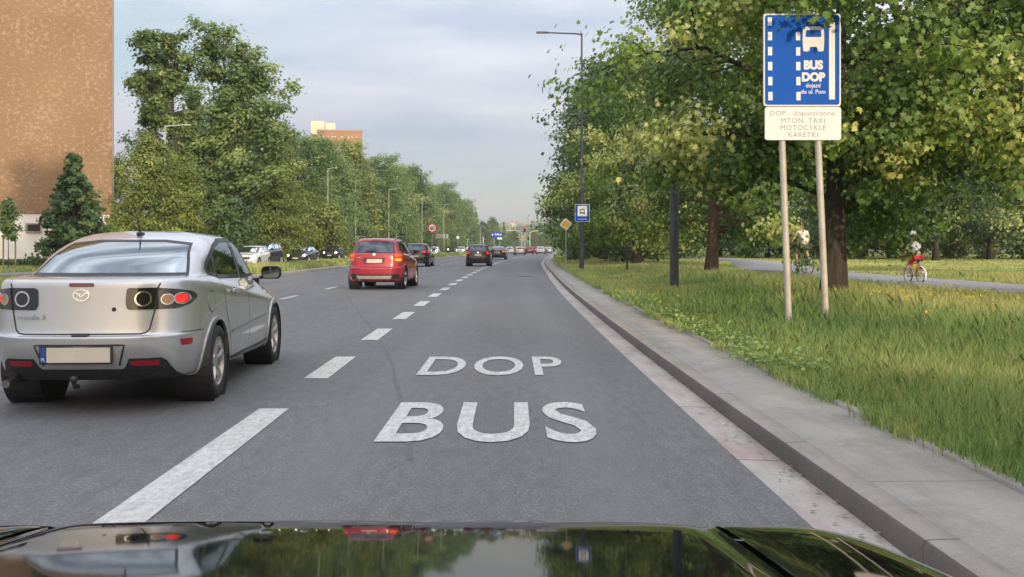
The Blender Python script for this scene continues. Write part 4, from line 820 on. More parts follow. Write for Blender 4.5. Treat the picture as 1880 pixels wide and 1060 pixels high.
def build_car(name, label, cat, paintm, kind, loc, yaw, lod, sc3=(1, 1, 1), group=None, lit='tail', wheels=(1.32, -1.32, .316, .205, .775), plate=True, opts=None):
    op = opts or {}; root = empty(name, loc, yaw, label, cat, group); sx, sy, sz = sc3
    rows = {'sedan': SX_SEDAN, 'hatch': SX_HATCH}[kind]; rows = [(a*sz, b*sz, c_*sy, d_*sy, w*sx, n) for a, b, c_, d_, w, n in rows]
    bm = shell_bm(rows, 5 if lod == 0 else (4 if lod == 1 else 2), 168 if lod == 0 else (112 if lod == 1 else 56)); bvh = BVHTree.FromBMesh(bm)
    S = lambda poly: [(a*sy, b*sz) for a, b in poly]; X = lambda poly: [(a*sx, b*sz) for a, b in poly]
    wf_, wr_, wrad, ww, wx = wheels; wf_, wr_, wx = wf_*sy, wr_*sy, wx*sx
    side = [S(p) for p in (SIDE_SEDAN if kind == 'sedan' else SIDE_HATCH)]
    rearw = X(op.get('rearw') or ([(-.66, 1.075), (.66, 1.075), (.61, 1.20), (.54, 1.335), (.30, 1.362), (-.30, 1.362), (-.54, 1.335), (-.61, 1.20)] if kind == 'sedan' else [(-.63, 1.14), (.63, 1.14), (.60, 1.28), (.545, 1.47), (.3, 1.50), (-.3, 1.50), (-.545, 1.47), (-.60, 1.28)]))
    frontw = X([(-.66, 1.0), (.66, 1.0), (.53, 1.34), (.25, 1.375), (-.25, 1.375), (-.53, 1.34)] if kind == 'sedan' else [(-.66, 1.09), (.66, 1.09), (.54, 1.46), (.25, 1.505), (-.25, 1.505), (-.54, 1.46)])
    if lod < 2:
        for v in ('right', 'left'):
            for p in side: cut_view(bm, v, inset(p, .022))
            for y in (wf_, wr_): cut_view(bm, v, circ(y, wrad, wrad+.045, 28))
        cut_view(bm, 'rear', inset(rearw, .010))
        cut_view(bm, 'front', inset(frontw, .03))
    else:
        for v in ('right', 'left'):
            for y in (wf_, wr_): cut_view(bm, v, circ(y, wrad, wrad+.04, 12))
    me = bpy.data.meshes.new('body'); bm.to_mesh(me); bm.free(); body = link('body', me, paintm, root); smooth_by_angle(me, 38)
    st = .06 if lod == 0 else (.09 if lod == 1 else .16)
    # windows
    for v in ('right', 'left'):
        for i, p in enumerate(side):
            if lod < 2:
                w = patch('window', bvh, v, inset(p, .02), M_GLASS, root, .001, st, .004, solid=False); patch('window_frame', bvh, v, inset(p, -.012), M_BLK, w, .004, st, .006, hole=inset(p, .024))
            else: patch('window', bvh, v, p, M_GLO, root, .004, st, solid=False)
    if lod < 2:
        w = patch('rear_window', bvh, 'rear', inset(rearw, .008), M_GLASSR if lod == 0 else M_GLASSD, root, .001, st, .004, solid=False); patch('window_frame', bvh, 'rear', inset(rearw, -.006), M_BLK, w, .003, st, .006, hole=inset(rearw, .013))
        w = patch('windscreen', bvh, 'front', inset(frontw, .028), M_GLASS, root, .001, st, .004, solid=False); patch('window_frame', bvh, 'front', inset(frontw, -.008), M_BLK, w, .004, st, .006, hole=inset(frontw, .045))
        # cabin
        zc = .34*sz; fl = MB(); fl.box((0, 0, .30*sz), (1.1*sx, 3.4*sy, .06)); fl.box((0, .86*sy, .78*sz), (1.36*sx, .40, .26), bev=.08); fl.box((0, -1.45*sy, 1.0*sz), (1.3*sx, .5, .05))
        for s in (-1, 1): fl.box((s*.74*sx, -.2*sy, .72*sz), (.05, 2.3*sy, .5))
        fl.build('cabin_lining', M_CAB, root)
        for s in (-1, 1): seat(root, s*.37*sx, .05*sy, zc); seat(root, s*.38*sx, -.85*sy, zc+.03)
        MB().lathe([(.17, 0), (.185, .012), (.17, .024), (.155, .012)], (-.37*sx, .50*sy, .92*sz), 'y', 20, closed=True).build('steering_wheel', M_BLK, root, True)
        MB().box((0, .42*sy, 1.27*sz), (.22, .03, .07), bev=.02).build('interior_mirror', M_BLK, root)
    else:
        patch('rear_window', bvh, 'rear', rearw, M_GLO, root, .004, st, solid=False); patch('windscreen', bvh, 'front', frontw, M_GLO, root, .004, st, solid=False)
    # wheels, wells, underside
    for y in (wf_, wr_):
        for s in (-1, 1):
            wheel(root, s*wx, y, wrad, ww, lod, op.get('spokes', 5))
            if lod < 2: MB().lathe([(wrad+.047, .0), (wrad+.047, -.30), (.05, -.30)], (s*(wx+ww/2-.0), y, wrad), 'x', 32).build('wheel_arch', M_BLK, root) if s > 0 else MB().lathe([(wrad+.047, 0), (wrad+.047, .30), (.05, .30)], (s*(wx+ww/2), y, wrad), 'x', 32).build('wheel_arch', M_BLK, root)
    MB().box((0, 0, .25*sz+.03), (1.15*sx, (wf_-wr_)*1.28, .12), bev=.02).build('underbody', M_BLK, root)
    # doors, sills, mirrors
    if lod < 2:
        zb = 1.0 if kind == 'sedan' else 1.12
        for v in ('right', 'left'):
            for ln in op.get('seams', []): ribbon('door_seam', bvh, v, S(ln), .009, M_SEAM, root)
    for s in (-1, 1):
        mx_, my_, mz_ = s*(.93 if kind == 'sedan' else .95)*sx, (.84 if kind == 'sedan' else .68)*sy, (1.03 if kind == 'sedan' else 1.15)*sz
        hb = MB(); pr = rrect_(.205, .135, .055); n_ = len(pr)
        rows_ = [(-.055, 1.0), (-.02, 1.04), (.03, .98), (.065, .78), (.085, .45)]; vv = []
        for dy, k_ in rows_: vv += [(mx_+a_*k_, my_+dy, mz_+b_*k_) for a_, b_ in pr]
        hb.add(vv, [(i*n_+j, i*n_+(j+1) % n_, (i+1)*n_+(j+1) % n_, (i+1)*n_+j) for i in range(4) for j in range(n_)]+[tuple(range(4*n_, 5*n_))])
        h = hb.build('wing_mirror', paintm if kind == 'hatch' else M_BLK, root, True, 60)
        MB().prism([(mx_+a_*.97, mz_+b_*.97) for a_, b_ in pr], my_-.048, my_-.054).build('mirror_rim', M_BLK, h)
        MB().prism([(mx_+a_*.86, mz_+b_*.84) for a_, b_ in pr], my_-.055, my_-.058).build('mirror_glass', M_GLO if lod else mat('mirror_silver', (.55, .58, .6), .03, 1.0, vary=0), h)
        MB().tube([(s*.79*sx, my_+.05, mz_-.055), (mx_-s*.07, my_+.02, mz_-.045)], .020, 8).build('mirror_arm', M_BLK, h)
    return root, bvh
SEAMS_SEDAN = [[(-.045, 1.0), (-.06, .80), (-.08, .34)], [(.90, .96), (.93, .75), (.92, .42), (.84, .30), (.05, .26), (-.75, .28)], [(-1.0, 1.02), (-1.04, .92), (-1.02, .78), (-.93, .62), (-.86, .45), (-.75, .28)], [(.92, .84), (1.2, .86)]]
SEAMS_HATCH = [[(-.355, 1.12), (-.36, .9), (-.38, .42)], [(.80, 1.05), (.84, .8), (.82, .45), (.76, .38), (-.72, .36)], [(-1.14, 1.12), (-1.13, .92), (-.98, .75), (-.90, .60), (-.72, .36)]]
# ---- silver saloon, close on the left
SILVER = paint('silver_metallic', (.56, .57, .575), .72, .33, 1.0, .3)
yaw = R(3.3); car, B = build_car('parked_car'.replace('parked_', 'silver_'), 'large silver saloon in the next lane, seen close from behind with its tail lamps lit', 'car', SILVER, 'sedan', (-3.45, 9.77, .002), yaw, 0, sc3=(.955, 1, 1), wheels=(1.32, -1.32, .316, .182, .787), opts=dict(seams=SEAMS_SEDAN))
tl = [(.335, .985), (.555, .985), (.68, .970), (.755, .948), (.775, .905), (.75, .85), (.68, .818), (.345, .815), (.33, .86)]
for s in (1, -1):
    f = (lambda p: p) if s > 0 else mir
    lamp = patch('tail_lamp', B, 'rear', f(rnd(tl, .03)), M_SMOKE, car, .010, .04, .01)
    def ring(cx, cz, r, m, nm, ro=1.22):
        patch('lens_ring', B, 'rear', circ(s*cx, cz, r*ro, 22), M_CHR, lamp, .014, .03, .004, hole=circ(s*cx, cz, r, 22)); patch(nm, B, 'rear', circ(s*cx, cz, r, 22), m, lamp, .0135, .03, .004)
    ring(.455, .90, .050, M_SMOKE, 'reverse_lens'); ring(.615, .893, .038, M_AMB, 'indicator_lens', 1.12); ring(.698, .897, .040, M_RED, 'brake_lens', 1.14); patch('lamp_glow', B, 'rear', circ(s*.695, .897, .034, 16), M_REDON, lamp, .016, .03, .004)
    ribbon('lamp_split', B, 'rear', [(s*.557, .985), (s*.535, .815)], .010, M_BLK, lamp, .015)
    patch('rear_reflector', B, 'rear', f(rnd([(.365, .425), (.565, .425), (.565, .385), (.375, .385)], .012)), M_REFL, car, .012, .06)
    patch('side_marker', B, 'right' if s > 0 else 'left', rnd([(-2.04, .575), (-1.90, .575), (-1.90, .525), (-2.02, .525)], .01), M_RED, car, .006, .06)
    patch('exhaust_surround', B, 'rear', circ(s*.56, .29, .05, 16), M_BLK, car, .012, .03)
for s in (1,):
    lo = [(-.72, .225), (.72, .225), (.69, .27), (.655, .32), (.615, .415), (.585, .44), (.36, .44), (.325, .37), (.30, .355), (-.30, .355), (-.325, .37), (-.36, .44), (-.585, .44), (-.615, .415), (-.655, .32), (-.69, .27)]
    def meshmat():
        k = NT('honeycomb_plastic'); vo = k.n('ShaderNodeTexVoronoi', {'Vector': k.obj(), 'Scale': 45.0}, feature='DISTANCE_TO_EDGE').outputs[0]; k.l(k.ramp(vo, [(0.03, (.035, .035, .036)), (.12, (.010, .010, .011))]), k.p.inputs['Base Color']); k.p.inputs['Roughness'].default_value = .6; k.bump(vo, .6, .01); return k.m
    patch('rear_valance', B, 'rear', lo, meshmat(), car, .008, .05)
patch('plate_recess', B, 'rear', rnd([(-.335, .545), (.335, .545), (.285, .385), (-.285, .385)], .02), paint('silver_recess', (.50, .495, .475), .6, .4, .6, .4), car, .004, .06, hole=None)
ribbon('recess_edge', B, 'rear', [(-.285, .385), (-.337, .548), (.337, .548), (.285, .385)], .014, M_SEAM, car, .006)
yb = B.ray_cast(Vector((0, -5, .47)), Vector((0, 1, 0)))[0].y
number_plate(car, -.02, yb-.016, .472)
ribbon('boot_seam', B, 'rear', [(.585, 1.05), (.555, .985), (.54, .82), (.505, .665), (.48, .638), (.44, .630), (-.44, .630), (-.48, .638), (-.505, .665), (-.54, .82), (-.555, .985), (-.585, 1.05)], .011, M_SEAM, car, .0025, .03)
patch('boot_handle', B, 'rear', rnd([(-.075, .637), (.075, .637), (.06, .612), (-.06, .612)], .01), M_SEAM, car, .006, .05)
patch('third_brake_lamp', B, 'rear', rnd([(-.095, 1.022), (.095, 1.022), (.095, .994), (-.095, .994)], .014, 5), mat('brake_strip', (.17, .03, .03), .2, vary=0, coat=.5), car, .006, .05)
patch('boot_lock', B, 'rear', circ(.245, .82, .017, 14), M_SEAM, car, .004, .05)
ey = [B.ray_cast(Vector((q, -5, .93)), Vector((0, 1, 0)))[0].y for q in (0,)][0]
em = patch('emblem', B, 'rear', circ(0, .93, .064, 28, .048), M_CHR, car, .009, .03, hole=circ(0, .93, .053, 28, .038))
for s in (-1, 1):
    patch('emblem_wing', B, 'rear', (lambda p: p if s > 0 else mir(p))([(0, .912), (.004, .926), (.022, .946), (.053, .952), (.052, .944), (.030, .938), (.014, .920)]), M_CHR, em, .009, .02)
q = B.ray_cast(Vector((-.42, -5, .755)), Vector((0, 1, 0)))[0]
text_on('boot_lettering', 'mazda 3', .052, M_CHR, car, Matrix.Translation((-.485, q.y-.012, .742)) @ Matrix.Rotation(R(-4), 4, 'Z') @ UPRIGHT, .001, 1.15, 1.1, 'LEFT')
patch('fuel_flap', B, 'right', circ(-1.47, .845, .085, 28, .09), SILVER, car, .003, .05); ribbon('flap_gap', B, 'right', circ(-1.47, .845, .086, 28, .091)+[(-1.384, .845)], .007, M_SEAM, car, .0035)
for v in ('right', 'left'):
    ribbon('rubbing_strip', B, v, [(.86, .575), (.0, .545), (-.80, .525)], .032, paint('silver_strip', (.44, .435, .42), .5, .4, .5), car, .012)
    ribbon('bumper_seam', B, v, [(-1.69, .625), (-1.85, .628), (-2.02, .63)], .006, M_SEAM, car, .002)
    ribbon('sill_line', B, v, [(.95, .30), (-.95, .29)], .02, M_BLK, car, .003); sg = 1 if v == 'right' else -1
    for y in (-.70, .17):
        h, no = hit(B, v, y, .905); MB().box((h.x+sg*.026, y, .905), (.026, .20, .034), bev=.011).build('door_handle', SILVER, car, True); MB().lathe([(.0, .001), (.036, .001), (.04, .0)], (h.x+sg*.003, y+.03, .89), 'x', 16).build('handle_recess', M_SEAM, car)
    h, no = hit(B, v, 1.12, .80); MB().box((h.x+sg*.004, 1.12, .80), (.02, .05, .022), bev=.006).build('side_indicator', M_AMB, car)
    for y in (1.32, -1.32): patch('arch_lip', B, v, circ(y, .316, .392, 40), SILVER, car, .008, .08, hole=circ(y, .316, .358, 40))
an = MB(); an.box((0, -.78, 1.424), (.05, .12, .035), bev=.015); an.tube([(0, -.78, 1.43), (0, -.90, 1.60)], [.010, .004], 6); an.build('aerial', M_BLK, car)
MB().tube([(.0, -2.28, .24), (0, -2.33, .24), (0, -2.36, .28)], .018, 8).ball((0, -2.36, .30), .028).build('tow_ball', M_BLK, car, True)
MB().tube([(-.55, -2.25, .255), (-.55, -1.8, .26)], .03, 12).build('exhaust_pipe', mat('pipe', (.2, .19, .18), .4, .9), car, True)
for s in (-1, 1): patch('head_lamp', B, 'front', (lambda p: p if s > 0 else mir(p))(rnd([(.48, .60), (.82, .66), (.80, .73), (.52, .68)], .02)), M_CLR, car, .006, .08)
patch('grille', B, 'front', rnd([(-.40, .28), (.40, .28), (.46, .48), (-.46, .48)], .04), M_BLK, car, .006, .1)
# ---- red compact suv with roof rails
RED = paint('red_paint', (.36, .012, .028), .12, .32, 1.0, .22)
sxc, B = build_car('red_suv', 'red compact suv with silver roof rails and its right indicator lit', 'car', RED, 'hatch', (-4.17, 32.2, .002), R(-2.4), 1, wheels=(1.25, -1.25, .345, .205, .77), opts=dict(seams=SEAMS_HATCH))
for s in (1, -1):
    f = (lambda p: p) if s > 0 else mir
    lamp = patch('tail_lamp', B, 'rear', f(rnd([(.60, 1.10), (.79, 1.12), (.845, .98), (.83, .86), (.70, .84), (.615, .88), (.585, 1.0)], .04)), mat('orange_red_lens', (.50, .045, .012), .14, vary=0, coat=.6), sxc, .018, .06, .01)
    patch('brake_lens', B, 'rear', f(rnd([(.62, 1.085), (.77, 1.09), (.80, 1.02), (.61, 1.02)], .03)), mat('tail_glow', (.6, .05, .01), .2, vary=0, emit=(1, .09, .02), es=.9), lamp, .021, .05, .004)
    patch('indicator_lens', B, 'rear', f(rnd([(.62, .96), (.80, .96), (.79, .885), (.63, .89)], .03)), M_AMBON if s > 0 else M_AMB, lamp, .021, .05, .004)
    patch('bumper_slot', B, 'rear', f(rnd([(.40, .655), (.62, .655), (.62, .63), (.40, .63)], .008)), M_SEAM, sxc, .004, .08)
    rl = MB(); rl.tube([(s*.60, -1.52, 1.55), (s*.605, -1.42, 1.635), (s*.61, -1.1, 1.655), (s*.61, -.3, 1.65), (s*.60, .0, 1.62), (s*.60, .1, 1.55)], .020, 8); rl.build('roof_rail', mat('rail_grey', (.30, .30, .30), .4, .7), sxc, True)
    v = 'right' if s > 0 else 'left'
    for y in (1.25, -1.25): patch('arch_cladding', B, v, circ(y, .345, .455, 32), RED, sxc, .022, .1, hole=circ(y, .345, .39, 32))
    patch('sill_cladding', B, v, [(-.85, .26), (.85, .26), (.85, .40), (-.85, .40)], RED, sxc, .015, .15)
    for y in (-.86, .0): h, no = hit(B, v, y, .97); MB().box((h.x+s*.02, y, .97), (.026, .19, .035), bev=.01).build('door_handle', RED, sxc, True)
    patch('head_lamp', B, 'front', f(rnd([(.50, .78), (.80, .82), (.80, .92), (.52, .88)], .03)), M_CLR, sxc, .006, .1)
patch('lower_cladding', B, 'rear', [(-.86, .26), (.86, .26), (.86, .44), (.62, .50), (.57, .475), (-.57, .475), (-.62, .50), (-.86, .44)], M_BLK, sxc, .008, .08)
patch('skid_plate', B, 'rear', rnd([(-.55, .435), (.55, .435), (.50, .345), (-.50, .345)], .02), mat('skid_silver', (.50, .49, .46), .4, .5), sxc, .022, .08)
ribbon('tailgate_seam', B, 'rear', [(.60, 1.10), (.585, .95), (.60, .80), (.59, .70), (-.59, .70), (-.60, .80), (-.585, .95), (-.60, 1.10)], .014, M_SEAM, sxc, .003, .05)
patch('plate_recess', B, 'rear', rnd([(-.34, .985), (.34, .985), (.32, .81), (-.32, .81)], .015), mat('red_recess', (.20, .008, .002), .5, vary=0), sxc, .003, .08)
yb = B.ray_cast(Vector((0, -5, .88)), Vector((0, 1, 0)))[0].y; number_plate(sxc, 0, yb-.014, .885)
patch('badge', B, 'rear', circ(0, 1.085, .045, 16), M_CHR, sxc, .008, .04)
for x, t in ((-.46, 'SUZUKI'), (.46, 'SX4')): text_on('tailgate_lettering', t, .045, M_CHR, sxc, Matrix.Translation((x, B.ray_cast(Vector((x, -5, 1.0)), Vector((0, 1, 0)))[0].y-.012, .985)) @ UPRIGHT, .002, 1.3, 1.1)
wy = B.ray_cast(Vector((0, -5, 1.2)), Vector((0, 1, 0)))[0].y; MB().tube([(.05, wy-.03, 1.155), (-.05, wy-.035, 1.19), (-.30, wy-.03, 1.20)], .012, 6).build('rear_wiper', M_BLK, sxc)
patch('spoiler_lamp', B, 'rear', [(-.12, 1.545), (.12, 1.545), (.12, 1.525), (-.12, 1.525)], M_RED, sxc, .006, .1)
MB().box((.0, -1.7, .30), (.5, .4, .12), bev=.05).tube([(-.45, -2.0, .30), (-.45, -1.6, .30)], .03, 10).build('silencer', mat('pipe', (.2, .19, .18), .4, .9), sxc)
# ---- the rest of the traffic
def trim(root, B, kind, sc3, lit, lod, opts):
    sx, sy, sz = sc3; X = lambda p: [(a*sx, b*sz) for a, b in p]; st = .12
    tlr = opts.get('tail') or ([(.52, .97), (.84, .93), (.85, .84), (.54, .82)] if kind == 'sedan' else [(.64, 1.10), (.80, 1.08), (.84, .90), (.68, .86)])
    hl = opts.get('head') or ([(.46, .58), (.83, .63), (.81, .73), (.55, .68)] if kind == 'sedan' else [(.46, .72), (.82, .78), (.80, .92), (.55, .86)])
    for s in (1, -1):
        f = (lambda p: p) if s > 0 else mir
        tm = opts.get('tailm') or M_RED
        if lit == 'right' : tm = M_AMBON if s > 0 else M_RED
        if lit == 'brake': tm = M_REDON
        patch('tail_lamp', B, 'rear', f(rnd(X(tlr), .03)), tm, root, .012, st)
        hd = patch('head_lamp', B, 'front', f(rnd(X(hl), .03)), M_CLR, root, .01, st)
        if lit == 'head': patch('head_beam', B, 'front', f(circ(sum(p[0] for p in X(hl))/4, sum(p[1] for p in X(hl))/4, .085, 14)), M_HEAD, hd, .02, .1)
    zb = .30 if kind == 'sedan' else .36
    patch('rear_valance', B, 'rear', X([(-.84, .24), (.84, .24), (.80, zb+.06), (.5, zb+.12), (-.5, zb+.12), (-.80, zb+.06)]), M_BLK, root, .008, st)
    patch('grille', B, 'front', rnd(X([(-.42, .48), (.42, .48), (.46, .62), (-.46, .62)] if kind == 'sedan' else [(-.42, .62), (.42, .62), (.46, .78), (-.46, .78)]), .03), M_BLK, root, .008, st)
    patch('front_intake', B, 'front', rnd(X([(-.60, .25), (.60, .25), (.56, .38), (-.56, .38)] if kind == 'sedan' else [(-.60, .30), (.60, .30), (.56, .46), (-.56, .46)]), .03), M_BLK, root, .008, st)
    zp = opts.get('plate', (.47 if kind == 'sedan' else .88))*sz
    y0 = B.ray_cast(Vector((0, -5, zp)), Vector((0, 1, 0)))[0].y; number_plate(root, 0, y0-.02, zp)
    zp = (.42 if kind == 'sedan' else .52)*sz; y0 = B.ray_cast(Vector((0, 5, zp)), Vector((0, -1, 0)))[0].y; number_plate(root, 0, y0+.02, zp, facing=1)
    if opts.get('badge'): patch('badge', B, 'rear', circ(0, opts['badge']*sz, .06, 12), M_CHR, root, .01, .1)
def traffic(name, label, paintm, kind, px, Y, lit, sc3=(1, 1, 1), yaw=0, lod=2, X=None, group=None, wheels=None, **opts):
    w = wheels or ((1.32, -1.32, .316, .205, .775) if kind == 'sedan' else (1.25, -1.25, .33, .205, .77)); x = LX(px, Y) if X is None else X
    yc = Y+(1 if lit != 'head' else -1)*0; slope = float(c(Y+1)-c(Y-1))/2; rz = -math.atan(slope)+R(yaw)+(math.pi if lit == 'head' else 0)
    half = 2.2*sc3[1]; x2 = x+slope*half*1.0; root, B = build_car(name, label, 'car', paintm, kind, (x2, Y+half, .002), rz, lod, sc3, group, wheels=w, opts=dict(seams=SEAMS_SEDAN if kind == 'sedan' else SEAMS_HATCH))
    trim(root, B, kind, sc3, lit, lod, opts); return root, B
BLACKP = paint('black_paint', (.012, .012, .014), .2, .3, 1., .25); GREYD = paint('dark_grey_paint', (.045, .05, .055), .5, .32, 1.); WHITEP = paint('white_paint', (.72, .72, .70), 0, .35, 1.); BEIGE = paint('beige_silver', (.45, .43, .40), .5, .38, 1.)
DKRED = paint('dark_red_paint', (.20, .012, .02), .2, .32, 1.); SILV2 = paint('silver_grey_paint', (.40, .42, .44), .6, .35, 1.); MAROON = paint('black_cherry_paint', (.030, .012, .016), .3, .3, 1.); NAVY = paint('dark_blue_paint', (.02, .028, .045), .4, .32, 1.)
r_, B = traffic('black_suv', 'black suv ahead of the red one with its brake lamps lit in the third lane', BLACKP, 'hatch', 762, 66.5, 'brake', (1.04, 1.05, 1.0), lod=1, tail=[(.42, 1.06), (.82, 1.08), (.85, .96), (.45, .97)], wheels=(1.28, -1.28, .36, .23, .76), plate=.70, badge=1.02)
patch('skid_plate', B, 'rear', rnd([(-.5, .36), (.5, .36), (.45, .30), (-.45, .30)], .02), M_CHR, r_, .02, .1)
r_, B = traffic('black_hatchback', 'small black cherry hatchback with round red lamps right of the black suv', MAROON, 'hatch', 877, 68, 'tail', (.985, .95, .955), lod=1, tail=[(.60, 1.07), (.74, 1.12), (.86, 1.05), (.85, .92), (.72, .87), (.60, .94)], tailm=M_REDON, plate=.82, badge=1.0)
traffic('dark_hatchback', 'dark low fastback with its right lamp glowing orange beside the small hatchback', GREYD, 'sedan', 913, 104, 'right', (1.02, 1.0, 1.0), plate=.80)
traffic('white_car', 'white hatchback beyond the dark fastback in the queue', WHITEP, 'hatch', 935, 185, 'brake', (1, 1, .92))
traffic('beige_estate', 'beige silver estate car in the middle of the queue', BEIGE, 'hatch', 953.5, 165, 'tail', (.98, 1.1, .92))
traffic('red_hatchback', 'small dark red hatchback right of the beige estate', DKRED, 'hatch', 971, 195, 'tail', (.95, .92, .90), tailm=M_REDON)
traffic('white_hatchback', 'white hatchback with red lamps alone near the right of the queue', WHITEP, 'hatch', 992, 195, 'brake', (1, 1, .95))
traffic('dark_red_car', 'dark red car tucked behind the white hatchback at right', DKRED, 'sedan', 998, 226, 'tail')
traffic('silver_estate', 'rightmost silver car of the queue near the kerb', SILV2, 'sedan', 1006, 206, 'tail')
traffic('red_car', 'bright red car below the traffic signals at the crossing', RED, 'sedan', 961, 245, 'brake')
for px, Y, pm, k_, lb in ((949, 232, RED, 'hatch', 'red hatchback low in the queue between the white and the beige car'), (984, 222, DKRED, 'hatch', 'dark red hatchback left of the lone white hatchback'), (978, 250, RED, 'sedan', 'red car farther off behind the small dark red hatchback'), (1014, 250, WHITEP, 'sedan', 'tiny white car at the very end of the road by the kerb')):
    traffic('distant_car', lb, pm, k_, px, Y, 'brake')
# oncoming
traffic('oncoming_suv', 'dark blue suv without lamps lit on the far carriageway beside the white car', NAVY, 'hatch', 466, 70, 'head', (1.03, 1.08, 1.05), lod=1, yaw=-6, head=[(.5, .80), (.8, .84), (.78, .90), (.55, .88)], wheels=(1.3, -1.3, .36, .22, .77))
traffic('oncoming_white_car', 'white hatchback mostly hidden behind the silver saloon', WHITEP, 'hatch', 445, 62, 'head', (.97, .95, .90), lod=1)
traffic('oncoming_sedan', 'dark grey saloon with bright headlamps and chrome grille on the far carriageway', GREYD, 'sedan', 545, 81, 'head', (1.02, 1.03, 1.0), lod=1, yaw=-3)
traffic('oncoming_hatchback', 'dark hatchback with headlamps on following the grey saloon', BLACKP, 'hatch', 606, 104, 'head', (.98, .97, .93), lod=1, yaw=-3)
traffic('oncoming_cream_car', 'cream car with one headlamp glaring just right of the black suv', WHITEP, 'hatch', 794, 170, 'head', (1, 1, .93))
traffic('oncoming_grey_car', 'grey car with two bright headlamps near the green signal', SILV2, 'hatch', 844, 185, 'head', (1, 1, .95))
for px, Y, pm, lb in ((860, 215, WHITEP, 'white car with headlamps just behind the grey oncoming one'), (893, 240, SILV2, 'silver oncoming car above the small black hatchback'), (921, 262, WHITEP, 'pale oncoming car below the blue direction sign'), (935, 285, WHITEP, 'farthest pale oncoming car beside the signal poles')):
    traffic('oncoming_car', lb, pm, 'sedan', px, Y, 'head')
# ---- bonnet of the car the picture is taken from
def own_car():
    XC, WD = -.25, .975; root = empty('black_car', (XC, .3, 0), 0, 'glossy black car bonnet at the bottom of the view, mirroring trees and sky', 'car')
    GL = paint('bonnet_black', (.004, .004, .005), 0, .035, 0., 0.03)
    GL.node_tree.nodes['Principled BSDF'].inputs['Specular IOR Level'].default_value = .36
    def surf(u, d):                 # u -1..1 across, d metres back from the nose; local frame (y offset .3)
        yf = 2.0-.20*abs(u)**4-.12*abs(u)**18; z = .721+.030*(1-math.exp(-d/.025))+.012*(1-math.exp(-d/.12))+.126*d
        z -= .075*abs(u)**16
        z += .034*math.exp(-((abs(u)-.83)/.13)**2)*(1-math.exp(-d/.16)) - .010*math.exp(-((abs(u)-.645)/.03)**2)*(1-math.exp(-d/.12))
        return (u*WD, yf-d-.3, z)
    def piece(name, us, parent, mtl, gap=0):
        ds = [0, .005, .01, .016, .023, .03, .04, .05, .062, .075, .09, .11, .13, .15, .17, .19, .215, .24, .27, .30, .335, .37, .45, .55, .7, .85, 1.0, 1.15]; V = []; nn = len(us)
        for d in ds:
            for u in us: V.append(surf(u, d))
        i = (np.arange(len(ds)-1)[:, None]*nn+np.arange(nn-1)[None, :]).ravel()
        me = npmesh(name, V, np.stack([i, i+nn, i+nn+1, i+1], 1), smooth=True); return link(name, me, mtl, parent)
    piece('bonnet', np.linspace(-.655, .655, 90), root, GL)
    for s in (-1, 1):
        w = piece('wing', (np.concatenate([np.linspace(.665, .95, 46), np.linspace(.955, 1.0, 16)])*s)[::(1 if s > 0 else -1)], root, GL)
        sk = MB(); v = []
        for d in np.linspace(.0, 1.15, 14):
            x, y, z = surf(s*1.0, d); v += [(x, y, z), (x+s*.02, y, z-.18), (x+s*.01, y, .32)]
        sk.add(v, [(3*i+j, 3*i+3+j, 3*i+4+j, 3*i+1+j) for i in range(13) for j in range(2)]); sk.build('wing_side', GL, root, True)
    bp = MB(); v = []
    us = np.linspace(-1, 1, 40)
    for u in us:
        x, y, z = surf(u, 0); v += [(x, y, z-.002), (x*1.005, y+.05*(1-abs(u)**3), z-.14), (x*1.0, y+.06*(1-abs(u)**3), .42), (x*.98, y, .20)]
    bp.add(v, [(4*i+j, 4*i+1+j, 4*i+5+j, 4*i+4+j) for i in range(39) for j in range(3)]); bp.build('front_bumper', GL, root, True)
    for s in (-1, 1):
        wheel(root, s*.80, .75, .32, .21, 1)
own_car()
# ------------------------------------------------------------------ street furniture
M_GALV = mat('galvanised_steel', (.36, .36, .35), .45, .75, vary=.2, vs=5); M_POLEB = mat('galvanised_warm', (.42, .385, .325), .6, .15, vary=.18, vs=4); M_PALE = mat('pale_steel', (.46, .44, .40), .55, .1, vary=.15, vs=4); M_ANTH = mat('anthracite_pole', (.055, .058, .065), .5, .2, vary=.15, vs=4)
M_LED = mat('lamp_lens', (.45, .45, .44), .3, vary=0)
def street_lamp(X, Y, z, H, arm, side, rb, label, group, m, thick=None):
    t = empty('street_lamp', (X, Y, z-.3), 0, label, 'street lamp', group); p = MB()
    hb = thick or 1.4
    p.tube([(0, 0, 0), (0, 0, hb)], [rb, rb*.96], 12); p.tube([(0, 0, hb), (0, 0, hb+.08), (0, 0, H+.3)], [rb*.95, rb*.62, rb*.36], 12); p.build('pole', m, t, True)
    a = MB(); a.tube([(0, 0, H+.22), (side*.25, 0, H+.27), (side*arm, 0, H+.33)], [.045, .04, .035], 8); a.build('arm', m, t, True)
    h = MB(); h.box((side*(arm+.24), 0, H+.335), (.60, .24, .07), bev=.025).build('lamp_head', m, t, True); MB().box((side*(arm+.30), 0, H+.292), (.42, .18, .012)).build('lamp_lens', M_LED, t)
    MB().box((0, -rb*.97, .95), (.10, .03, .42), bev=.008).build('access_door', m, t)
    return t
z0 = vz(4.14, 25); street_lamp(4.14, 25.0, z0, 12.3, 1.75, -1, .115, 'dark lamp post whose thick foot stands alone in the grass between maple and sign', 'lamp posts along the verge', M_ANTH, 3.2)
z0 = vz(3.52, 49.5); street_lamp(3.52, 49.5, z0, 12.0, 1.75, -1, .125, 'dark lamp post with a long arm, carrying the blue bus stop sign', 'lamp posts along the verge', M_ANTH, 4.4)
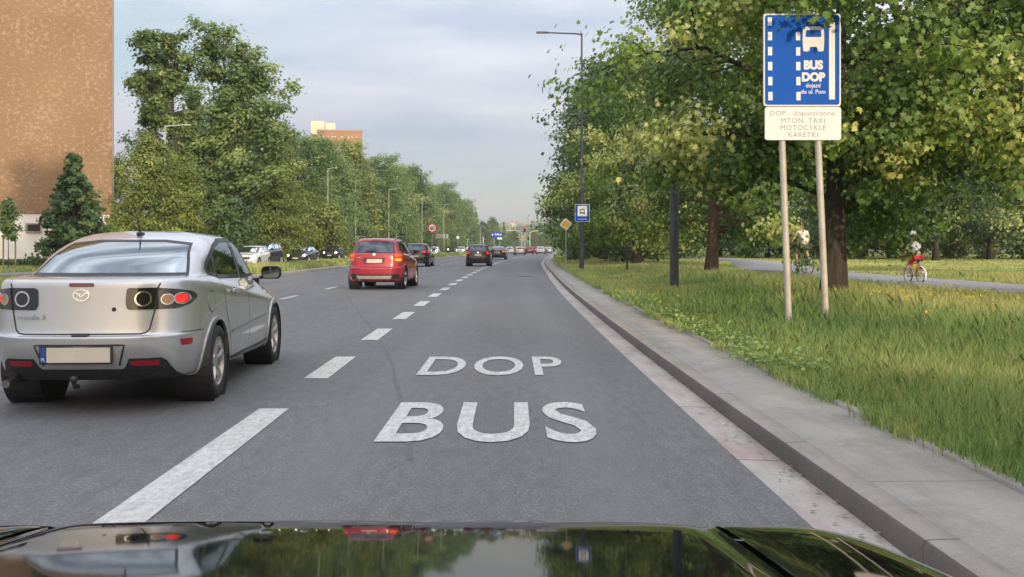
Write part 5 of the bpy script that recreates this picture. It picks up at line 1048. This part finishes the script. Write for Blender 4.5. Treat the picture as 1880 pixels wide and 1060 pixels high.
for px, Y, H in ((303, 66, 9.4), (498, 91, 10.0), (602, 115, 10.5), (653, 131, 10.2), (714, 155, 10.4), (775, 185, 10.6), (815, 215, 10.6), (882, 300, 8.0)):
    street_lamp(LX(px, Y), Y, .12, H, .55 if px != 303 else 1.2, 1, .095, {303: 'slender lamp post nearest on the left, rising above the silver saloon', 498: 'slender lamp post right of the open poplar', 602: 'pale slender lamp post over the dark oncoming hatchback', 653: 'slender lamp post just left of the red suv', 714: 'slender lamp post above the red suv', 775: 'slender lamp post left of the speed limit sign', 815: 'slender lamp post right of the speed limit sign', 882: 'far thin lamp post left of the blue direction sign'}[px], 'lamp posts of the oncoming carriageway', M_PALE)
M_BACK = mat('sign_back', (.38, .38, .37), .5, .6); M_BLUE = mat('sign_blue', (.010, .085, .40), .55, vary=.06, vs=2, spec=.06); M_SWH = mat('sign_white', (.66, .655, .64), .5, vary=.04, vs=2, spec=.1); M_SBLK = mat('sign_black', (.02, .02, .02), .5, vary=0); M_SRED = mat('sign_red', (.55, .012, .02), .35, vary=0); M_SYEL = mat('sign_yellow', (.78, .42, .02), .35, vary=0); M_GREYT = mat('sign_grey_text', (.16, .16, .16), .5, vary=0)
def rrect(w, h, r, k=5): return rnd([(-w/2, -h/2), (w/2, -h/2), (w/2, h/2), (-w/2, h/2)], r, k)
def flat(name, poly, y, m, parent, th=.004, dx=0, dz=0): return MB().prism([(a+dx, b+dz) for a, b in poly], y, y-th).build(name, m, parent)
# --- bus lane sign on two posts
YS_ = 14.0; Pl = at(1450, 588, YS_); Pr = at(1519, 590, YS_); xm = (Pl[0]+Pr[0])/2; zg = vz(xm, YS_)
sg = empty('bus_lane_sign', (xm, YS_, zg), 0, 'blue bus lane sign with a white plate below on two pale metal posts', 'traffic sign')
for px0, px1, py0, py1, hid in ((1437, 1450, 240, 588, 0), (1503, 1519, 240, 590, 0)):
    a = at(px0, py0, YS_); b = at(px1, py1, YS_); top = (a[0]+(a[0]-b[0])*1.0, 0, 4.55)
    dx = (a[0]-b[0])/(a[2]-b[2]); q = lambda z: (b[0]+dx*(z-b[2])-xm, .055, z-zg)
    MB().tube([q(zg-.3), q(2.7), q(4.55)], .047, 16).build('post', M_POLEB, sg, True)
A = at(1402, 26, YS_); Bq = at(1543, 195, YS_); cx, cz = (A[0]+Bq[0])/2-xm, (A[2]+Bq[2])/2-zg; w, h = Bq[0]-A[0], A[2]-Bq[2]
bp = MB().prism([(x+cx, z+cz) for x, z in rrect(w, h, .05)], .0, -.006).build('blue_panel', M_SWH, sg)
MB().prism([(x+cx, z+cz) for x, z in rrect(w+.01, h+.01, .05)], .022, .001).build('panel_back', M_BACK, bp)
flat('blue_field', rrect(w-.035, h-.035, .04), -.0065, M_BLUE, bp, .003, cx, cz)
def sp(px, py): p = at(px, py, YS_); return p[0]-xm, p[2]-zg
for pxc, pys in ((1413.5, (40, 67, 94.5, 122, 149.5, 177)), (1465, (67, 95, 122, 149.5, 177))):
    for i, py in enumerate(pys):
        x, z = sp(pxc+(py-100)*.008, py); flat('lane_dash', [(-.030, -.06), (.030, -.06), (.030, .06), (-.030, .06)], -.0098, M_SWH, bp, .002, x, z)
x0, z1 = sp(1527, 42); x1, z0_ = sp(1527, 183); flat('lane_line', [(-.042, z0_-z1), (.042, z0_-z1), (.042, 0), (-.042, 0)], -.0098, M_SWH, bp, .002, x0, z1)
bx_, bz_ = sp(1493, 75)
bus = [(-.145, -.155), (-.06, -.155), (-.05, -.09), (.05, -.09), (.06, -.155), (.145, -.155), (.155, .02), (.15, .16), (.10, .20), (-.10, .20), (-.15, .16), (-.155, .02)]
bo = flat('bus_symbol', rnd(bus, .018, 2), -.0098, M_SWH, bp, .002, bx_, bz_); flat('bus_symbol_window', rnd([(-.115, .05), (.115, .05), (.105, .15), (-.105, .15)], .02), -.0120, M_BLUE, bo, .0015, bx_, bz_)
for t, py, s, bd in (('BUS', 127, .165, .010), ('DOP', 149, .165, .010), ('dojazd', 161, .085, .001), ('do ul. Pom', 172.5, .085, .001)):
    x, z = sp(1492.5, py); text_on('sign_lettering', t, s, M_SWH, bp, Matrix.Translation((x, -.0120, z)) @ UPRIGHT, bd, .95)
A = at(1404, 197, YS_); Bq = at(1544, 257.5, YS_); cx, cz = (A[0]+Bq[0])/2-xm, (A[2]+Bq[2])/2-zg; w, h = Bq[0]-A[0], A[2]-Bq[2]
wp = MB().prism([(x+cx, z+cz) for x, z in rrect(w, h, .04)], .022, -.006).build('white_panel', M_BACK, sg); flat('white_field', rrect(w-.008, h-.008, .038), -.0065, M_SWH, wp, .003, cx, cz)
for t, py in (('DOP - dopuszczone:', 212.5), ('MTON, TAXI', 226), ('MOTOCYKLE', 239), ('KARETKI', 252)):
    x, z = sp(1474, py); text_on('sign_lettering', t, .098, M_GREYT, wp, Matrix.Translation((x, -.0100, z)) @ UPRIGHT, 0, 1.05, 1.1)
for z in (3.0, 3.4, 3.95): MB().box((0, .04, z-zg), (.9, .03, .04)).build('clamp_bar', M_BACK, sg)
# --- bus stop sign on the lamp post
x, y, z = at(1069, 391.5, 49.3)
bs = empty('bus_stop_sign', (x, 49.3, z), 0, 'blue bus stop sign with a white square, fixed to the lamp post', 'bus stop sign')
w_, h_ = .74, .88
flat('panel', rrect(w_, h_, .05), .0, M_SWH, bs, .01); flat('blue_field', rrect(w_-.04, h_-.04, .04), -.0105, M_BLUE, bs, .003); MB().box((0, .06, .2), (.30, .08, .06)).box((0, .06, -.2), (.30, .08, .06)).build('clamp', M_BACK, bs)
flat('white_field', [(-.24, -.24), (.24, -.24), (.24, .28), (-.24, .28)], -.014, M_SWH, bs, .003, 0, .08)
s_ = flat('bus_symbol', rnd([(-.13, -.12), (-.09, -.12), (-.09, -.08), (.09, -.08), (.09, -.12), (.13, -.12), (.13, .10), (.10, .14), (-.10, .14), (-.13, .10)], .01, 2), -.0175, M_SBLK, bs, .003, 0, .05); flat('bus_symbol_window', [(-.10, 0), (.10, 0), (.09, .09), (-.09, .09)], -.021, M_SWH, s_, .002, 0, .05)
flat('tram_pole', [(-.01, 0), (.015, 0), (.06, .07), (.035, .07)], -.0175, M_SBLK, bs, .003, 0, .20)
text_on('sign_lettering', 'przystanek', .105, M_SWH, bs, Matrix.Translation((0, -.0150, -.33)) @ UPRIGHT, .002)
# --- priority road sign
Yd = 47; x, y, z = at(1035, 412, Yd); ds = empty('priority_sign', (x, Yd, vz(x, Yd)), 0, 'yellow and white diamond priority sign turned on its post', 'traffic sign')
zz = z-vz(x, Yd); MB().tube([(.1, .05, -.2), (.1, .05, zz+.25)], .028, 8).build('post', M_GALV, ds)
rot = lambda p, a: [(q[0]*math.cos(a)-q[1]*math.sin(a), q[0]*math.sin(a)+q[1]*math.cos(a)) for q in p]
for nm, s, y0, m, p in (('panel', .56, 0, M_SWH, None), ('yellow_field', .38, -.012, M_SYEL, None)): flat(nm, rot(rrect(s*.78, s*.78, .05), R(52)), y0, m, ds, .011, .1, zz)
# --- speed limit sign
Ys = 118; x, y, z = at(793.5, 419, Ys); ss = empty('speed_limit_sign', (x, Ys, .15), 0, 'round red and white 60 speed limit sign on the median', 'traffic sign'); zz = z-.15
MB().tube([(0, .05, -.2), (0, .05, zz+.4)], .045, 10).build('post', M_GALV, ss); flat('red_ring', circ(0, zz, .58, 32), 0, M_SRED, ss, .012); flat('white_field', circ(0, zz, .43, 32), -.013, M_SWH, ss, .006); text_on('sign_lettering', '60', .56, M_SBLK, ss, Matrix.Translation((0, -.022, zz-.20)) @ UPRIGHT, .012, .95)
# --- small plates and the blue gantry
for px, py, Y, w, h, m, lb in ((806, 433.5, 135, 1.0, .55, M_BACK, 'grey sign seen from its back beside the speed limit sign'), (818.5, 434, 150, .75, .65, M_SWH, 'small white sign with a dark bar right of the grey one'), (840.5, 436, 190, .5, .5, M_SWH, 'tiny white plate by the green signal')):
    x, y, z = at(px, py, Y); p = empty('road_sign', (x, Y, .1), 0, lb, 'road sign'); zz = z-.1; MB().tube([(0, .05, -.2), (0, .05, zz+.3)], .04, 8).build('post', M_GALV, p); flat('panel', rrect(w, h, .05), 0, m, p, .02, 0, zz)
    if 'bar' in lb: flat('bar', [(-.07, -.25), (.07, -.25), (.07, .25), (-.07, .25)], -.021, M_SBLK, p, .005, 0, zz)
Yg = 255; x, y, z = at(912, 431.5, Yg); gs = empty('direction_sign', (x, Yg, 0), 0, 'wide blue direction sign with white lettering over a white plate', 'direction sign')
MB().prism([(a, b+z) for a, b in rrect(2.9, 1.25, .1)], .05, 0).build('blue_panel', M_BLUE, gs); MB().tube([(-.7, .1, -.1), (-.7, .1, z)], .08, 8).build('post', M_GALV, gs); MB().tube([(.7, .1, -.1), (.7, .1, z)], .08, 8).build('post', M_GALV, gs)
for t in (-1.1, -.35, .1, .5, 1.05): MB().box((t, -.01, z+.15-.1*abs(t)), (.28, .02, .42)).build('arrow_mark', M_SWH, gs)
MB().prism([(a+.75, b+z-.95) for a, b in rrect(1.25, .5, .05)], .05, 0).build('white_panel', M_SWH, gs)
# --- traffic signals at the crossing, on a paved island
M_LRED = mat('signal_red', (.5, .02, .02), .3, vary=0, emit=(1, .05, .03), es=14); M_LGRN = mat('signal_green', (.02, .5, .3), .3, vary=0, emit=(.03, 1, .55), es=9); M_LAMB = mat('signal_amber', (.6, .2, .02), .3, vary=0, emit=(1, .19, .03), es=12); M_CREAMP = mat('signal_pole', (.62, .53, .40), .5, .2); M_SOFF = mat('signal_lens_off', (.03, .03, .03), .2, vary=0)
Yi = 258; tag(MB().prism([(LX(948, Yi)-.5, Yi-3), (LX(976, Yi)+.5, Yi-3), (LX(976, Yi)+.9, Yi+10), (LX(948, Yi)-.2, Yi+10)], -.02, .14, 'xy').build('traffic_island', M_SLAB), kind='structure')
def head(parent, x, z, lit, s=1.0, y=0):
    h = MB().box((x, y, z), (.42*s, .26, 1.05*s), bev=.05).build('signal_head', M_SBLK, parent)
    for i, (nm, m) in enumerate((('red', M_LRED), ('amber', M_LAMB), ('green', M_LGRN))):
        MB().lathe([(0, .02), (.13*s, .012), (.15*s, 0)], (x, y-.135, z+(1-i)*.33*s), 'y', 16).build('lens', m if nm == lit else M_SOFF, h); MB().lathe([(.165*s, 0), (.165*s, -.14)], (x, y-.13, z+(1-i)*.33*s), 'y', 16).build('visor', M_SBLK, h)
def arch(px_pole, px_tip, py_top, Y, lit, lb, extra=None, py_tip=None):
    x, _, zt = at(px_pole, py_top, Y); xt = LX(px_tip, Y); t = empty('traffic_signal', (x, Y, .1), 0, lb, 'traffic light'); dx = xt-x; zt -= .1
    MB().tube([(0, 0, -.2), (0, 0, zt*.80), (dx*.04, 0, zt*.90), (dx*.16, 0, zt*.96), (dx*.45, 0, zt), (dx, 0, zt*.995)], [.16, .14, .13, .12, .10, .09], 10).build('arm', M_CREAMP, t, True)
    if lit: head(t, dx, zt-.15, lit, 1.3)
    if extra: head(t, (LX(extra[0], Y)-x), at(0, extra[1], Y)[2]-.1, extra[2], 1.2)
    return t
arch(957.5, 930, 423.5, Yi, None, 'arched cream signal pole reaching left over the road with an amber lamp', (950.5, 436, 'amber'))
arch(972.5, 994.5, 424, Yi, 'green', 'arched cream signal pole reaching right over the road with green lamps', (970, 440, 'green'))
x, _, z = at(963, 420, Yi); t = empty('traffic_signal', (x, Yi, .1), 0, 'straight cream signal pole showing red between the two arches', 'traffic light'); MB().tube([(0, .2, -.2), (0, .2, z+.4)], .13, 10).build('pole', M_CREAMP, t); head(t, 0, z-.3, 'red', 1.5)
x, _, z = at(858, 440, 230); t = empty('traffic_signal', (x, 230, .1), 0, 'green signal on a short pole by the oncoming carriageway', 'traffic light'); MB().tube([(0, .2, -.2), (0, .2, z+.4)], .08, 8).build('pole', M_GALV, t); head(t, 0, z+.2, 'green', 1.0)
for px, py, lb in ((1197, 444, 'amber'), (1212, 439, 'red')):
    x, _, z = at(px, py, 118); t = empty('traffic_signal', (x, 118, vz(x, 118)), 0, 'side road signal glimpsed under the trees showing %s' % lb, 'traffic light'); MB().tube([(0, .2, -.2), (0, .2, z+.2)], .07, 8).build('pole', M_GALV, t); head(t, 0, z-vz(x, 118), lb, .62)
for px, lb in ((1194, 'left white post glimpsed under the trees on the right'), (1217, 'right white post glimpsed under the trees on the right')):
    x, _, z = at(px, 446, 112); tag(MB().box((x, 112, .3+.85), (.42, .3, 1.9), bev=.04).prism([(x-.23, 2.1), (x+.23, 2.1), (x, 2.3)], 111.83, 112.17).build('white_post', M_SWH), lb, 'post')
x, _, z = at(632/9.4+820, 440, 210); wp_ = empty('white_marker_post', (x, 210, .1), 0, 'thin white post with a dark band left of the blue direction sign', 'post'); MB().tube([(0, 0, -.2), (0, 0, 3.4)], .09, 8).build('post', M_SWH, wp_); MB().lathe([(.095, 1.5), (.1, 1.5), (.1, 2.1), (.095, 2.1)], n=10).build('band', M_SBLK, wp_)
# ------------------------------------------------------------------ people and cycles
def skin(name, joints, edges, m, parent, sub=2, root=0):
    me = bpy.data.meshes.new(name); me.from_pydata([j[:3] for j in joints], edges, []); o = bpy.data.objects.new(name, me); col.objects.link(o)
    o.modifiers.new('s', 'SKIN'); sk = me.skin_vertices[0].data
    for i, j in enumerate(joints): sk[i].radius = (j[3], j[4] if len(j) > 4 else j[3]); sk[i].use_root = (i == root)
    su = o.modifiers.new('u', 'SUBSURF'); su.levels = sub; su.render_levels = sub
    dg = bpy.context.evaluated_depsgraph_get(); m2 = bpy.data.meshes.new_from_object(o.evaluated_get(dg)); bpy.data.objects.remove(o); m2.name = name; m2.materials.clear()
    m2.polygons.foreach_set('use_smooth', np.ones(len(m2.polygons), dtype=bool)); return link(name, m2, m, parent)
M_SKIN = mat('skin', (.50, .30, .21), .5, vary=.06, vs=20); M_SHIRT = mat('white_cotton', (.70, .67, .62), .85, vary=.06, bump=.2, bs=30); M_SHORT = mat('red_cotton', (.52, .03, .04), .8, vary=.12, bump=.2, bs=30); M_HAIR = mat('brown_hair', (.05, .03, .02), .6); M_SHOE = mat('white_shoe', (.6, .58, .55), .6); M_YELB = mat('yellow_frame', (.65, .36, .02), .35, vary=0, coat=.5); M_PURP = mat('helmet_spot', (.30, .12, .28), .4, vary=0); M_HELM = mat('helmet_pale', (.76, .66, .68), .35, vary=.05, coat=.5)
def cycle(t, s, frame_m, wr=.2, wb=.66, guards=True):
    """bicycle pointing +y, its two wheels on the ground"""
    for y, nm in ((-wb/2, 'wheel'), (wb/2, 'wheel')):
        w = MB(); w.lathe([(wr-.028, 0), (wr-.012, .002), (wr, 0), (wr-.012, -.018)], (0, y, wr), 'x', 32, closed=True); wo = w.build(nm, M_RUB, t, True)
        sp_ = MB()
        for k in range(14):
            a = 2*math.pi*k/14; sp_.tube([(0.012*(-1)**k, y, wr), (0, y+(wr-.03)*math.cos(a), wr+(wr-.03)*math.sin(a))], .0022, 4)
        sp_.lathe([(wr-.045, -.01), (wr-.028, -.012), (wr-.028, .012), (wr-.045, .01)], (0, y, wr), 'x', 32, closed=True); sp_.tube([(-.04, y, wr), (.04, y, wr)], .014, 8); sp_.build('rim', M_ALU, wo)
        if guards:
            g = MB(); v = []
            for k in range(13):
                a = R(-10+k*16) if y > 0 else R(30+k*15); v += [(-.028, y+(wr+.02)*math.cos(a), wr+(wr+.02)*math.sin(a)), (.028, y+(wr+.02)*math.cos(a), wr+(wr+.02)*math.sin(a))]
            g.add(v, [(2*i, 2*i+1, 2*i+3, 2*i+2) for i in range(12)]); g.build('mudguard', M_SWH, t)
    bb = (0, -.04*s, wr*1.0); hd = (0, wb*.36, wr+.33*s); st = (0, -.13*s, wr+.30*s); f = MB()
    f.tube([bb, hd], .020, 8); f.tube([bb, st], .018, 8); f.tube([st, (0, wb*.34, wr+.24*s)], .016, 8); f.build('frame', frame_m, t, True)
    ch = MB()
    for sx in (-.035, .035): ch.tube([(sx, -wb/2, wr), (0, -.04*s, wr)], .010, 6); ch.tube([(sx, -wb/2, wr), (0, -.12*s, wr+.25*s)], .008, 6); ch.tube([(sx, wb/2, wr), (sx*.7, wb*.40, wr+.22*s)], .011, 6)
    ch.tube([(0, wb*.40, wr+.22*s), (0, wb*.33, wr+.45*s)], .013, 8); ch.build('fork', frame_m, t, True)
    hb = MB(); hb.tube([(-.24*s, wb*.26, wr+.50*s), (-.1*s, wb*.33, wr+.47*s), (.1*s, wb*.33, wr+.47*s), (.24*s, wb*.26, wr+.50*s)], .012, 8); hb.build('handlebar', M_BLK, t, True)
    MB().box((0, -.15*s, wr+.36*s), (.13*s, .24*s, .05*s), bev=.02).tube([(0, -.14*s, wr+.28*s), (0, -.15*s, wr+.35*s)], .014, 8).build('saddle', M_BLK, t, True)
    cg = MB(); cg.box((.045, -.19*s, wr+.005), (.02, .34*s, .06), bev=.01).build('chain_guard', M_SWH if guards else M_BLK, t)
    pe = MB(); pe.tube([(-.09, -.04*s+.10*s, wr-.04), (-.05, -.04*s, wr), (.05, -.04*s, wr), (.09, -.04*s-.10*s, wr+.04)], .009, 6); pe.box((-.11, .06*s, wr-.04), (.09, .06, .02)); pe.box((.11, -.14*s, wr+.04), (.09, .06, .02)); pe.build('pedals', M_BLK, t)
def hand(parent, x, y, z, s=1.0, dx=1):
    j = [(x-dx*.0, y-.05*s, z+.02*s, .020*s), (x, y-.015*s, z+.018*s, .022*s)]; e = [(0, 1)]
    o = skin('hand', j, e, M_SKIN, parent, 1)
    for k in range(4):
        fx = x+(k-1.5)*.015*s; l = (.9, 1.05, 1.0, .8)[k]*s; skin('finger', [(fx, y-.01*s, z+.022*s, .0085*s), (fx, y+.022*s*l, z+.020*s, .008*s), (fx, y+.030*s*l, z-.008*s, .0075*s), (fx, y+.010*s, z-.022*s, .0065*s)], [(0, 1), (1, 2), (2, 3)], M_SKIN, o, 1)
    skin('thumb', [(x-dx*.02*s, y-.03*s, z+.012*s, .010*s), (x-dx*.036*s, y-.004*s, z-.002*s, .009*s), (x-dx*.026*s, y+.014*s, z-.018*s, .0075*s)], [(0, 1), (1, 2)], M_SKIN, o, 1)
    return o
def rider(t, s, shirt, short, sleeve=.5, helmet=True, wr=.2, wb=.66):
    """person on the saddle of a cycle pointing +y; s scales an 1.15 m child"""
    sz = wr+.40*s; hip = (0, -.14*s, sz+.05*s); hy = wb*.26
    J = [(*hip, .085*s, .075*s), (0, -.10*s, sz+.17*s, .080*s, .07*s), (0, -.02*s, sz+.30*s, .088*s, .07*s), (0, .03*s, sz+.37*s, .075*s, .06*s), (0, .05*s, sz+.42*s, .036*s), (0, .075*s, sz+.49*s, .072*s, .078*s), (0, .085*s, sz+.575*s, .070*s, .08*s)]
    E = [(0, 1), (1, 2), (2, 3), (3, 4), (4, 5), (5, 6)]
    for sd in (-1, 1):
        b = len(J); J += [(sd*.115*s, .02*s, sz+.355*s, .040*s), (sd*.185*s, .03*s, sz+.235*s, .031*s), (sd*.215*s, hy-.07*s, wr+.515*s, .021*s)]; E += [(3, b), (b, b+1), (b+1, b+2)]
        b = len(J); py, pz = (.06*s, wr-.04) if sd < 0 else (-.14*s, wr+.04)
        kn = (sd*.085*s, py+.12*s, pz+.27*s); J += [(sd*.065*s, -.11*s, sz+.02*s, .068*s), (*kn, .045*s), (sd*.095*s, py-.01*s, pz+.075*s, .029*s), (sd*.10*s, py-.03*s, pz+.035*s, .028*s), (sd*.105*s, py+.06*s, pz+.03*s, .024*s)]; E += [(0, b), (b, b+1), (b+1, b+2), (b+2, b+3), (b+3, b+4)]
    body = skin('body', J, E, M_SKIN, t, 2)
    g = 1.12
    sj = [(0, -.135*s, sz+.09*s, .093*s*g, .080*s*g), (0, -.10*s, sz+.17*s, .088*s*g, .078*s*g), (0, -.02*s, sz+.30*s, .094*s*g, .076*s*g), (0, .025*s, sz+.375*s, .070*s*g, .06*s*g)]; se = [(0, 1), (1, 2), (2, 3)]
    for sd in (-1, 1):
        b = len(sj); sj += [(sd*.115*s, .02*s, sz+.355*s, .047*s), (sd*(.115+.07*sleeve)*s, .025*s, sz+(.355-.12*sleeve)*s, .044*s)]; se += [(2, b), (b, b+1)]
    skin('shirt', sj, se, shirt, t, 2)
    hj = [(0, -.14*s, sz+.055*s, .105*s, .09*s)]; he = []
    for sd in (-1, 1):
        py, pz = (.06*s, wr-.04) if sd < 0 else (-.14*s, wr+.04); kn = np.array((sd*.085*s, py+.12*s, pz+.27*s)); h0 = np.array((sd*.065*s, -.11*s, sz+.02*s)); m_ = h0+(kn-h0)*.72; b = len(hj); hj += [(*h0, .080*s), (*m_, .066*s)]; he += [(0, b), (b, b+1)]
        foot = MB(); foot.box((sd*.105*s, py+.03*s, pz+.028*s), (.072*s, .17*s, .055*s), bev=.02*s); foot.build('shoe', M_SHOE, t, True)
        hand(t, sd*.215*s, hy-.035*s, wr+.505*s, s*1.05, sd)
    skin('shorts', hj, he, short, t, 2)
    hz = sz+.545*s; hyy = .085*s
    fc = MB(); fc.ball((0, hyy+.082*s, hz-.01*s), (.012*s, .016*s, .018*s)); fc.build('nose', M_SKIN, t, True)
    for sd in (-1, 1): MB().ball((sd*.028*s, hyy+.074*s, hz+.012*s), .010*s, 8, 6).build('eye', M_SBLK, t, True); MB().ball((sd*.076*s, hyy-.005*s, hz-.012*s), (.010*s, .018*s, .026*s), 8, 6).build('ear', M_SKIN, t, True)
    MB().box((0, hyy+.076*s, hz-.043*s), (.036*s, .01*s, .008*s), bev=.003*s).build('mouth', mat('lips', (.35, .12, .1), .5), t)
    hm = MB(); hm.ball((0, hyy-.02*s, hz+.012*s), (.078*s, .088*s, .075*s), 16, 10); hm.build('hair', M_HAIR, t, True)
    if helmet:
        h = MB(); prof = [(math.sin(R(a)), math.cos(R(a))) for a in range(0, 104, 8)]; b0 = len(h.v); h.lathe(prof, n=24)
        for i in range(len(h.v)): x, y, z = h.v[i]; h.v[i] = (x*.097*s, hyy-.008*s+y*.118*s, hz+.032*s+z*.092*s)
        ho = h.build('helmet', M_HELM, t, True)
        for a, e in ((200, 30), (250, 45), (290, 25), (330, 40), (270, 12), (225, 8)): MB().ball((.097*s*math.cos(R(a))*math.cos(R(e)), hyy-.008*s+.118*s*math.sin(R(a))*math.cos(R(e)), hz+.032*s+.092*s*math.sin(R(e))), (.016*s, .016*s, .016*s), 8, 6).build('helmet_spot', M_PURP, ho, True)
    return body
Yc = 26.6; Xc = LX(1679, Yc); zc = vz(Xc, Yc)+.031; rz = R(-38+68)
rzc = R(10)
b1 = empty('childs_bicycle', (Xc, Yc, zc), rzc, "child's small bicycle with yellow frame and white mudguards on the path", 'bicycle'); cycle(b1, 1.12, M_YELB, .215, .58)
p1 = empty('person', (Xc, Yc, zc), rzc, 'child in pale helmet, white t-shirt and red shorts riding a small bicycle on the path', 'person'); rider(p1, 1.12, M_SHIRT, M_SHORT, wr=.215, wb=.58)
Yc = 35.5; Xc = LX(1473, Yc); zc = vz(Xc, Yc)+.031; rza = R(12)
b2 = empty('bicycle', (Xc, Yc, zc), rza, 'adult bicycle glimpsed behind the posts of the bus lane sign', 'bicycle'); cycle(b2, 1.7, M_SBLK, .33, 1.02, False)
p2 = empty('person', (Xc, Yc, zc), rza, 'adult cyclist in a white patterned top glimpsed behind the sign posts', 'person'); rider(p2, 1.55, M_SHIRT, mat('dark_denim', (.03, .035, .05), .8), helmet=False, wr=.36, wb=1.02)
def walker(X, Y, z, label, shirt, H=1.72, rz=0, cat='person'):
    t = empty('person', (X, Y, z), rz, label, cat); s = H/1.72
    J = [(0, 0, .95*s, .13*s, .09*s), (0, 0, 1.12*s, .12*s, .085*s), (0, .0, 1.32*s, .14*s, .09*s), (0, 0, 1.43*s, .10*s, .07*s), (0, 0, 1.50*s, .05*s), (0, .01*s, 1.58*s, .07*s, .08*s), (0, .015*s, 1.66*s, .065*s, .075*s)]; E = [(0, 1), (1, 2), (2, 3), (3, 4), (4, 5), (5, 6)]
    for sd in (-1, 1):
        b = len(J); J += [(sd*.17*s, 0, 1.40*s, .05*s), (sd*.22*s, -.02*s, 1.13*s, .04*s), (sd*.21*s, .06*s*sd, .90*s, .030*s), (sd*.205*s, .07*s*sd, .80*s, .022*s)]; E += [(3, b), (b, b+1), (b+1, b+2), (b+2, b+3)]
        b = len(J); J += [(sd*.09*s, 0, .88*s, .085*s), (sd*.095*s, .03*s*sd, .48*s, .058*s), (sd*.10*s, -.03*s*sd, .09*s, .038*s), (sd*.10*s, .10*s, .045*s, .035*s)]; E += [(0, b), (b, b+1), (b+1, b+2), (b+2, b+3)]
    skin('body', J, E, M_SKIN, t, 2)
    skin('shirt', [(0, 0, .97*s, .145*s, .105*s), (0, 0, 1.12*s, .135*s, .10*s), (0, 0, 1.33*s, .155*s, .105*s), (0, 0, 1.42*s, .10*s, .075*s), (-.17*s, 0, 1.40*s, .06*s), (-.20*s, -.01*s, 1.22*s, .055*s), (.17*s, 0, 1.40*s, .06*s), (.20*s, -.01*s, 1.22*s, .055*s)], [(0, 1), (1, 2), (2, 3), (2, 4), (4, 5), (2, 6), (6, 7)], shirt, t, 2)
    skin('trousers', [(0, 0, .95*s, .14*s, .10*s), (-.09*s, 0, .86*s, .095*s), (-.095*s, -.03*s, .48*s, .07*s), (-.10*s, .03*s, .12*s, .055*s), (.09*s, 0, .86*s, .095*s), (.095*s, .03*s, .48*s, .07*s), (.10*s, -.03*s, .12*s, .055*s)], [(0, 1), (1, 2), (2, 3), (0, 4), (4, 5), (5, 6)], mat('dark_denim', (.03, .035, .05), .8), t, 2)
    MB().ball((0, -.005*s, 1.655*s), (.085*s, .095*s, .085*s)).build('hair', M_HAIR, t, True); return t
walker(LX(489.5, 78), 78, .13, 'person in a pink top standing on the grass behind the dark suv', mat('pink_cotton', (.55, .33, .30), .8))
# scooter rider among the oncoming traffic
Ym = 195; Xm = LX(823, Ym); sc_ = empty('motor_scooter', (Xm, Ym, .002), math.pi, 'dark motor scooter with one bright headlamp among the oncoming cars', 'scooter')
for y in (-.6, .6): MB().lathe([(.17, -.05), (.26, -.06), (.29, 0), (.26, .06), (.17, .05)], (0, y, .29), 'x', 20).build('wheel', M_RUB, sc_, True)
MB().box((0, -.45, .62), (.32, .8, .34), bev=.1).box((0, .42, .72), (.40, .16, .72), bev=.07).box((0, .1, .36), (.34, .6, .12), bev=.04).build('fairing', BLACKP, sc_, True); MB().box((0, -.35, .83), (.30, .8, .10), bev=.04).build('seat', M_BLK, sc_, True); MB().tube([(-.34, .36, 1.12), (0, .42, 1.08), (.34, .36, 1.12)], .02, 8).build('handlebar', M_BLK, sc_); MB().lathe([(0, .03), (.10, .02), (.12, 0)], (0, .50, .95), 'y', 14).build('headlamp', M_HEAD, sc_)
pr = empty('person', (Xm, Ym, .002), math.pi, 'rider in dark clothes and helmet sitting on the motor scooter', 'person')
J = [(0, -.3, .95, .14, .1), (0, -.26, 1.15, .13, .09), (0, -.16, 1.36, .15, .09), (0, -.12, 1.46, .06), (0, -.10, 1.58, .08), (0, -.09, 1.66, .075)]; E = [(0, 1), (1, 2), (2, 3), (3, 4), (4, 5)]
for sd in (-1, 1):
    b = len(J); J += [(sd*.19, -.14, 1.38, .055), (sd*.28, .05, 1.18, .045), (sd*.30, .33, 1.14, .035)]; E += [(2, b), (b, b+1), (b+1, b+2)]; b = len(J); J += [(sd*.12, -.2, .92, .09), (sd*.17, .2, .86, .065), (sd*.15, .12, .48, .05), (sd*.15, .24, .44, .04)]; E += [(0, b), (b, b+1), (b+1, b+2), (b+2, b+3)]
skin('body', J, E, mat('dark_jacket', (.02, .02, .025), .7), pr, 1); MB().ball((0, -.08, 1.63), (.13, .15, .14)).build('helmet', BLACKP, pr, True)
# ------------------------------------------------------------------ thin evening haze
hz = MB().box((0, 1100, 55), (4200, 3200, 112)).build('haze', None); hm_ = bpy.data.materials.new('haze'); hm_.use_nodes = True; hn_ = hm_.node_tree; hn_.nodes.clear()
ho_ = hn_.nodes.new('ShaderNodeOutputMaterial'); hv_ = hn_.nodes.new('ShaderNodeVolumePrincipled'); hv_.inputs['Color'].default_value = (.86, .90, 1, 1); hv_.inputs['Density'].default_value = .0003; hv_.inputs['Anisotropy'].default_value = .2; hn_.links.new(hv_.outputs[0], ho_.inputs['Volume'])
hz.data.materials.clear(); hz.data.materials.append(hm_); tag(hz, 'faint bluish evening haze over the road', 'haze', kind='stuff')
